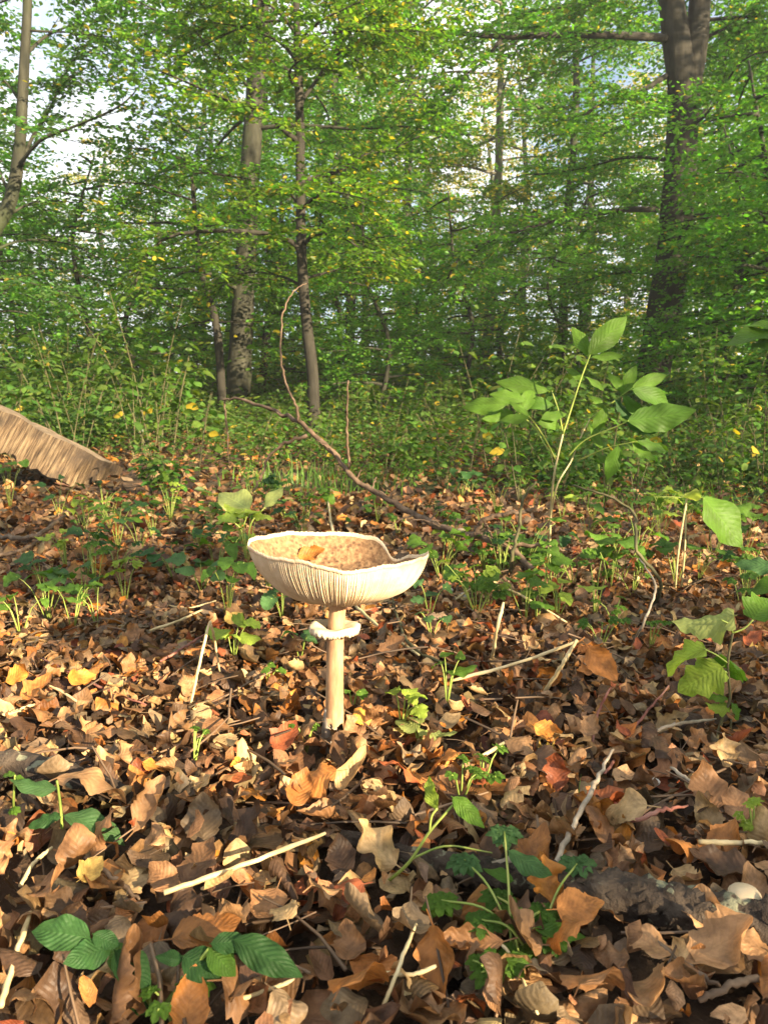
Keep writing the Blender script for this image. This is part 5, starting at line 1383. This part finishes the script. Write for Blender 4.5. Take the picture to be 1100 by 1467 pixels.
def gap_shrub(x, y, H, W, seed, lab):  # added out of view to dapple the floor; leaves culled to chosen patches
    r = np.random.default_rng(seed)
    b = Vector((x, y, float(gz(x, y)) - .03))
    tk = [b, b + Vector((.05, 0, H * .4)), b + Vector((0, .1, H * .9))]
    lf = line_fn(tk)
    limbs = auto_limbs(r, lf, b.z + .25, b.z + H * .9, int(7 * H), W, W * .8, .25, .2, .012, seed)
    make_tree('unseen_shade_shrub', lab, b, tk, [.025, .02, .01], limbs, 'shrubs on the sunny side', seed, leaf=.085, spacing=.07, n_twig=26, twig_len=.8, twigs=False, sides=7, sub_step=.085, keepfn=sunny_gap)
gap_shrub(3.1, -2.3, 3.0, 1.3, 61, 'unseen tall leafy shrub added to cast broken shade across the mushroom clearing')
gap_shrub(4.6, -.8, 3.2, 1.4, 62, 'unseen broad shade shrub added beside the clearing past the pale toothed seedling')
gap_shrub(1.7, -3.8, 3.0, 1.3, 63, 'unseen upright shade shrub added behind the clearing opposite the mushroom')
gap_shrub(5.6, 1.2, 3.2, 1.3, 64, 'unseen rounded shade shrub added beside the clearing past the leaning sapling')
gap_shrub(4.4, -3.4, 4.2, 1.5, 65, 'unseen highest shade shrub added on the sunny edge of the clearing')

# ------------------------------------------------------------------ undergrowth
def proto_under(seed, h, n_stem, kind, col, yellow, leaf):
    r = np.random.default_rng(seed)
    root = thing('undergrowth_plant', 'x', 'plant', (0, 0, 0), 'undergrowth plants')
    pos, dr, nm = [], [], []
    for i in range(n_stem):
        a = r.uniform(0, 6.283); ln = r.uniform(.15, .55)
        hh = h * r.uniform(.65, 1.1)
        e = np.array([math.cos(a) * ln * hh, math.sin(a) * ln * hh, hh])
        pts = [np.array([0, 0, -.03]), e * .5 + np.array([0, 0, .08 * hh]), e]
        sp = smooth_path(pts, 12)
        link('stem', build_mesh('stem', *tube(sp, [.0045, .0028, .0015], 5, .03), M['stem_brown']), root)
        m = int(10 + 8 * r.random())
        for j in range(m):
            t = .3 + .7 * (j + .5) / m
            p = sp[int(t * 11)]
            az = j * 2.4 + r.normal(0, .3)
            st = leaf * r.uniform(.5, 1.6)
            d = np.array([math.cos(az), math.sin(az), r.normal(-.05, .25)])
            for kx in range(3 if kind == 'tri' else 1):
                d2 = d if kx == 0 else np.array([math.cos(az + (1.1 if kx == 1 else -1.1)), math.sin(az + (1.1 if kx == 1 else -1.1)), -.1])
                pos.append(p + d * st); dr.append(d2); nm.append(np.array([0, 0, 1]) + r.normal(0, .35, 3))
    pos, dr, nm = np.array(pos), np.array(dr), np.array(nm); n = len(pos)
    Rm = frames(dr, nm) * r.uniform(leaf * .7, leaf * 1.25, n)[:, None, None]
    pr = [leaf_proto('beech' if kind == 'one' else 'hornbeam', 5, 2, -.8, -1.2, .2, .04, 0, 3, .0, center=False), leaf_proto('elder', 5, 2, -.5, 1.0, -.2, .04, 0, 4, .0, center=False)]
    V, Fs, L, C = bake(pr, r.integers(0, 2, n), pos, Rm, leaf_cols(r, n, col, .3, yellow))
    link('foliage', build_mesh('foliage', V, Fs, M['green_leaf'], L, C), root)['kind'] = 'stuff'
    return root
UP = [(proto_under(71, .50, 3, 'one', (.07, .145, .026), .004, .072), 'broad-leaved'), (proto_under(72, .38, 4, 'tri', (.055, .125, .026), .004, .06), 'bramble-like'), (proto_under(73, .75, 2, 'one', (.08, .155, .026), .006, .076), 'tall thin-stemmed'), (proto_under(74, .28, 5, 'one', (.075, .16, .026), .0, .052), 'low bushy'), (proto_under(75, .95, 3, 'tri', (.07, .14, .026), .006, .072), 'waist-high')]
usedU = set(); nU = 0; ptsU = []
tries = 0
while nU < 298 and tries < 9000:
    tries += 1
    yy = 3.2 + 6.3 * random.random() ** 1.3
    x = random.uniform(-1, 1) * (.60 * yy + .3)
    if yy < 3.9 and (-.9 < x < .6 or random.random() < .4):
        continue
    if -2.8 < x < -1.15 and yy < 4.75:
        continue
    md = .11 + .008 * yy
    if any((x - a) ** 2 + (yy - b_) ** 2 < md * md for a, b_ in ptsU):
        continue
    ptsU.append((x, yy))
    k = random.choices(range(5), [3, 2.5, 3.0 if yy > 4 else .8, 2.5, 2.6 if yy > 4.6 else .3])[0]
    pr, desc = UP[k]
    if k in usedU: o = copy_tree(pr)
    else: usedU.add(k); o = pr
    s = random.uniform(.75, 1.2) * (1.0 if yy > 4.5 else .75)
    pxx = CX + F * x / yy
    s *= 1.1 if pxx < 280 else (.75 if 300 < pxx < 640 else 1.0)
    if yy > 5.5 and (abs(pxx - 345) < 55 or abs(pxx - 935) < 70): s *= .6
    o.location = (x, yy, float(gz(x, yy)) - .01); o.scale = (s, s, s); o.rotation_euler = (0, 0, random.uniform(0, 6.28))
    a, bb = near_phrase(x, yy, 2)
    sw = 'stunted' if s < .65 else ('big' if s > 1.0 else 'middling')
    o['label'] = f"{sw} {desc} plant by {a}, towards {bb}"
    o['group'] = 'undergrowth plants'
    nU += 1
# ground cover and the far undergrowth as a mass
def add_cover():
    n = 34000
    y = np.sqrt(rng.uniform(2.3 ** 2, 12.0 ** 2, n)); x = rng.uniform(-1, 1, n) * (.62 * y + .6)
    cl = np.sin(2.1 * x + 1.3 * y) + np.sin(1.1 * x - 2.3 * y + 2) + np.clip((y - 3.7) * 1.3, -1.15, 2)
    kp = (cl + rng.normal(0, .5, n) > .1) & ~((x < -1.1) & (y < 4.7)); x, y = x[kp], y[kp]; n = len(x)
    z = gz(x, y) + rng.uniform(.01, .22, n) * np.clip((y - 3.2) / 2, .25, 1)
    d = np.stack([np.cos(q_ := rng.uniform(0, 6.283, n)), np.sin(q_), rng.normal(-.1, .25, n)], -1)
    Rm = frames(d, np.array([0, 0, 1.0]) + rng.normal(0, .4, (n, 3))) * (rng.uniform(.03, .065, n) * np.clip(y / 6, .8, 1.6))[:, None, None]
    V, Fs, L, C = bake([LEAF4, LEAF4N], rng.integers(0, 2, n), np.stack([x, y, z], -1), Rm, leaf_cols(rng, n, (.07, .14, .028), .4, .015))
    tag(link('undergrowth', build_mesh('undergrowth', V, Fs, M['tree_leaf'], None, C, smooth=False)), 'low green ground cover between the taller plants', 'undergrowth', kind='stuff')
add_cover()
def add_far_cover():
    n = 42000
    y = np.sqrt(rng.uniform(9.5 ** 2, 42.0 ** 2, n)); x = rng.uniform(-1, 1, n) * (.66 * y + 1)
    z = gz(x, y) + rng.uniform(.05, 1.0, n) ** 1.5 * np.clip(y / 9, 1.2, 4.2) * (.6 + .5 * np.sin(.7 * x) * np.sin(.5 * y))
    d = np.stack([np.cos(q_ := rng.uniform(0, 6.283, n)), np.sin(q_), rng.normal(-.1, .3, n)], -1)
    Rm = frames(d, np.array([0, 0, 1.0]) + rng.normal(0, .5, (n, 3))) * (rng.uniform(.10, .22, n) * np.clip(y / 20, .7, 1.5))[:, None, None]
    V, Fs, L, C = bake([LEAF4, LEAF4N], rng.integers(0, 2, n), np.stack([x, y, z], -1), Rm, leaf_cols(rng, n, (.12, .215, .022), .4, .10))
    tag(link('undergrowth', build_mesh('undergrowth', V, Fs, M['tree_leaf'], None, C, smooth=False)), 'far undergrowth filling the wood beyond the trunks', 'undergrowth', kind='stuff')
add_far_cover()
def haze_box():
    x0, x1, y0, y1, z0, z1 = -45, 45, -12, 60, -1.2, 16.5
    V = np.array([[x, y, z] for z in (z0, z1) for y in (y0, y1) for x in (x0, x1)], float)
    Fq = np.array([[0, 2, 3, 1], [4, 5, 7, 6], [0, 1, 5, 4], [2, 6, 7, 3], [0, 4, 6, 2], [1, 3, 7, 5]])
    m, n, l = new_mat('haze')
    out = n.new('ShaderNodeOutputMaterial'); pv = n.new('ShaderNodeVolumePrincipled')
    pv.inputs['Color'].default_value = (.92, .95, .96, 1); pv.inputs['Density'].default_value = .0021; pv.inputs['Anisotropy'].default_value = .2
    l.new(pv.outputs[0], out.inputs['Volume'])
    tag(link('haze', build_mesh('haze', V, [Fq], m, smooth=False)), 'thin pale haze hanging in the wood', 'haze', kind='stuff')
haze_box()
# things that still share a label: count them outward from the landmark they name
import re
def count_out():
    ords = ['first', 'second', 'third', 'fourth', 'fifth', 'sixth', 'seventh', 'eighth', 'ninth', 'tenth', 'eleventh', 'twelfth']
    by = {}
    for o in bpy.data.objects:
        if o.parent is None and 'label' in o and o.get('kind') is None:
            by.setdefault(o['label'], []).append(o)
    lm = {p: (x, y) for p, x, y in LM}
    for lab, os_ in by.items():
        if len(os_) < 2: continue
        m = re.match(r'^(.*) (by|standing behind|far behind|standing beside the clearing past) (the .+?)(, towards the .+)?$', lab)
        if not m or m.group(3) not in lm: continue
        ax, ay = lm[m.group(3)]
        os_.sort(key=lambda o: (o.location.x - ax) ** 2 + (o.location.y - ay) ** 2)
        for i, o in enumerate(os_[:12]):
            new = f"{ords[i]} {m.group(1).replace('low ', '')} out from {m.group(3)}{m.group(4) or ''}"
            if len(new.split()) <= 16:
                o['label'] = new
count_out()
print('TRIS', sum(len(m.loops) - 2 * len(m.polygons) for m in bpy.data.meshes), 'OBJ', len(bpy.data.objects))
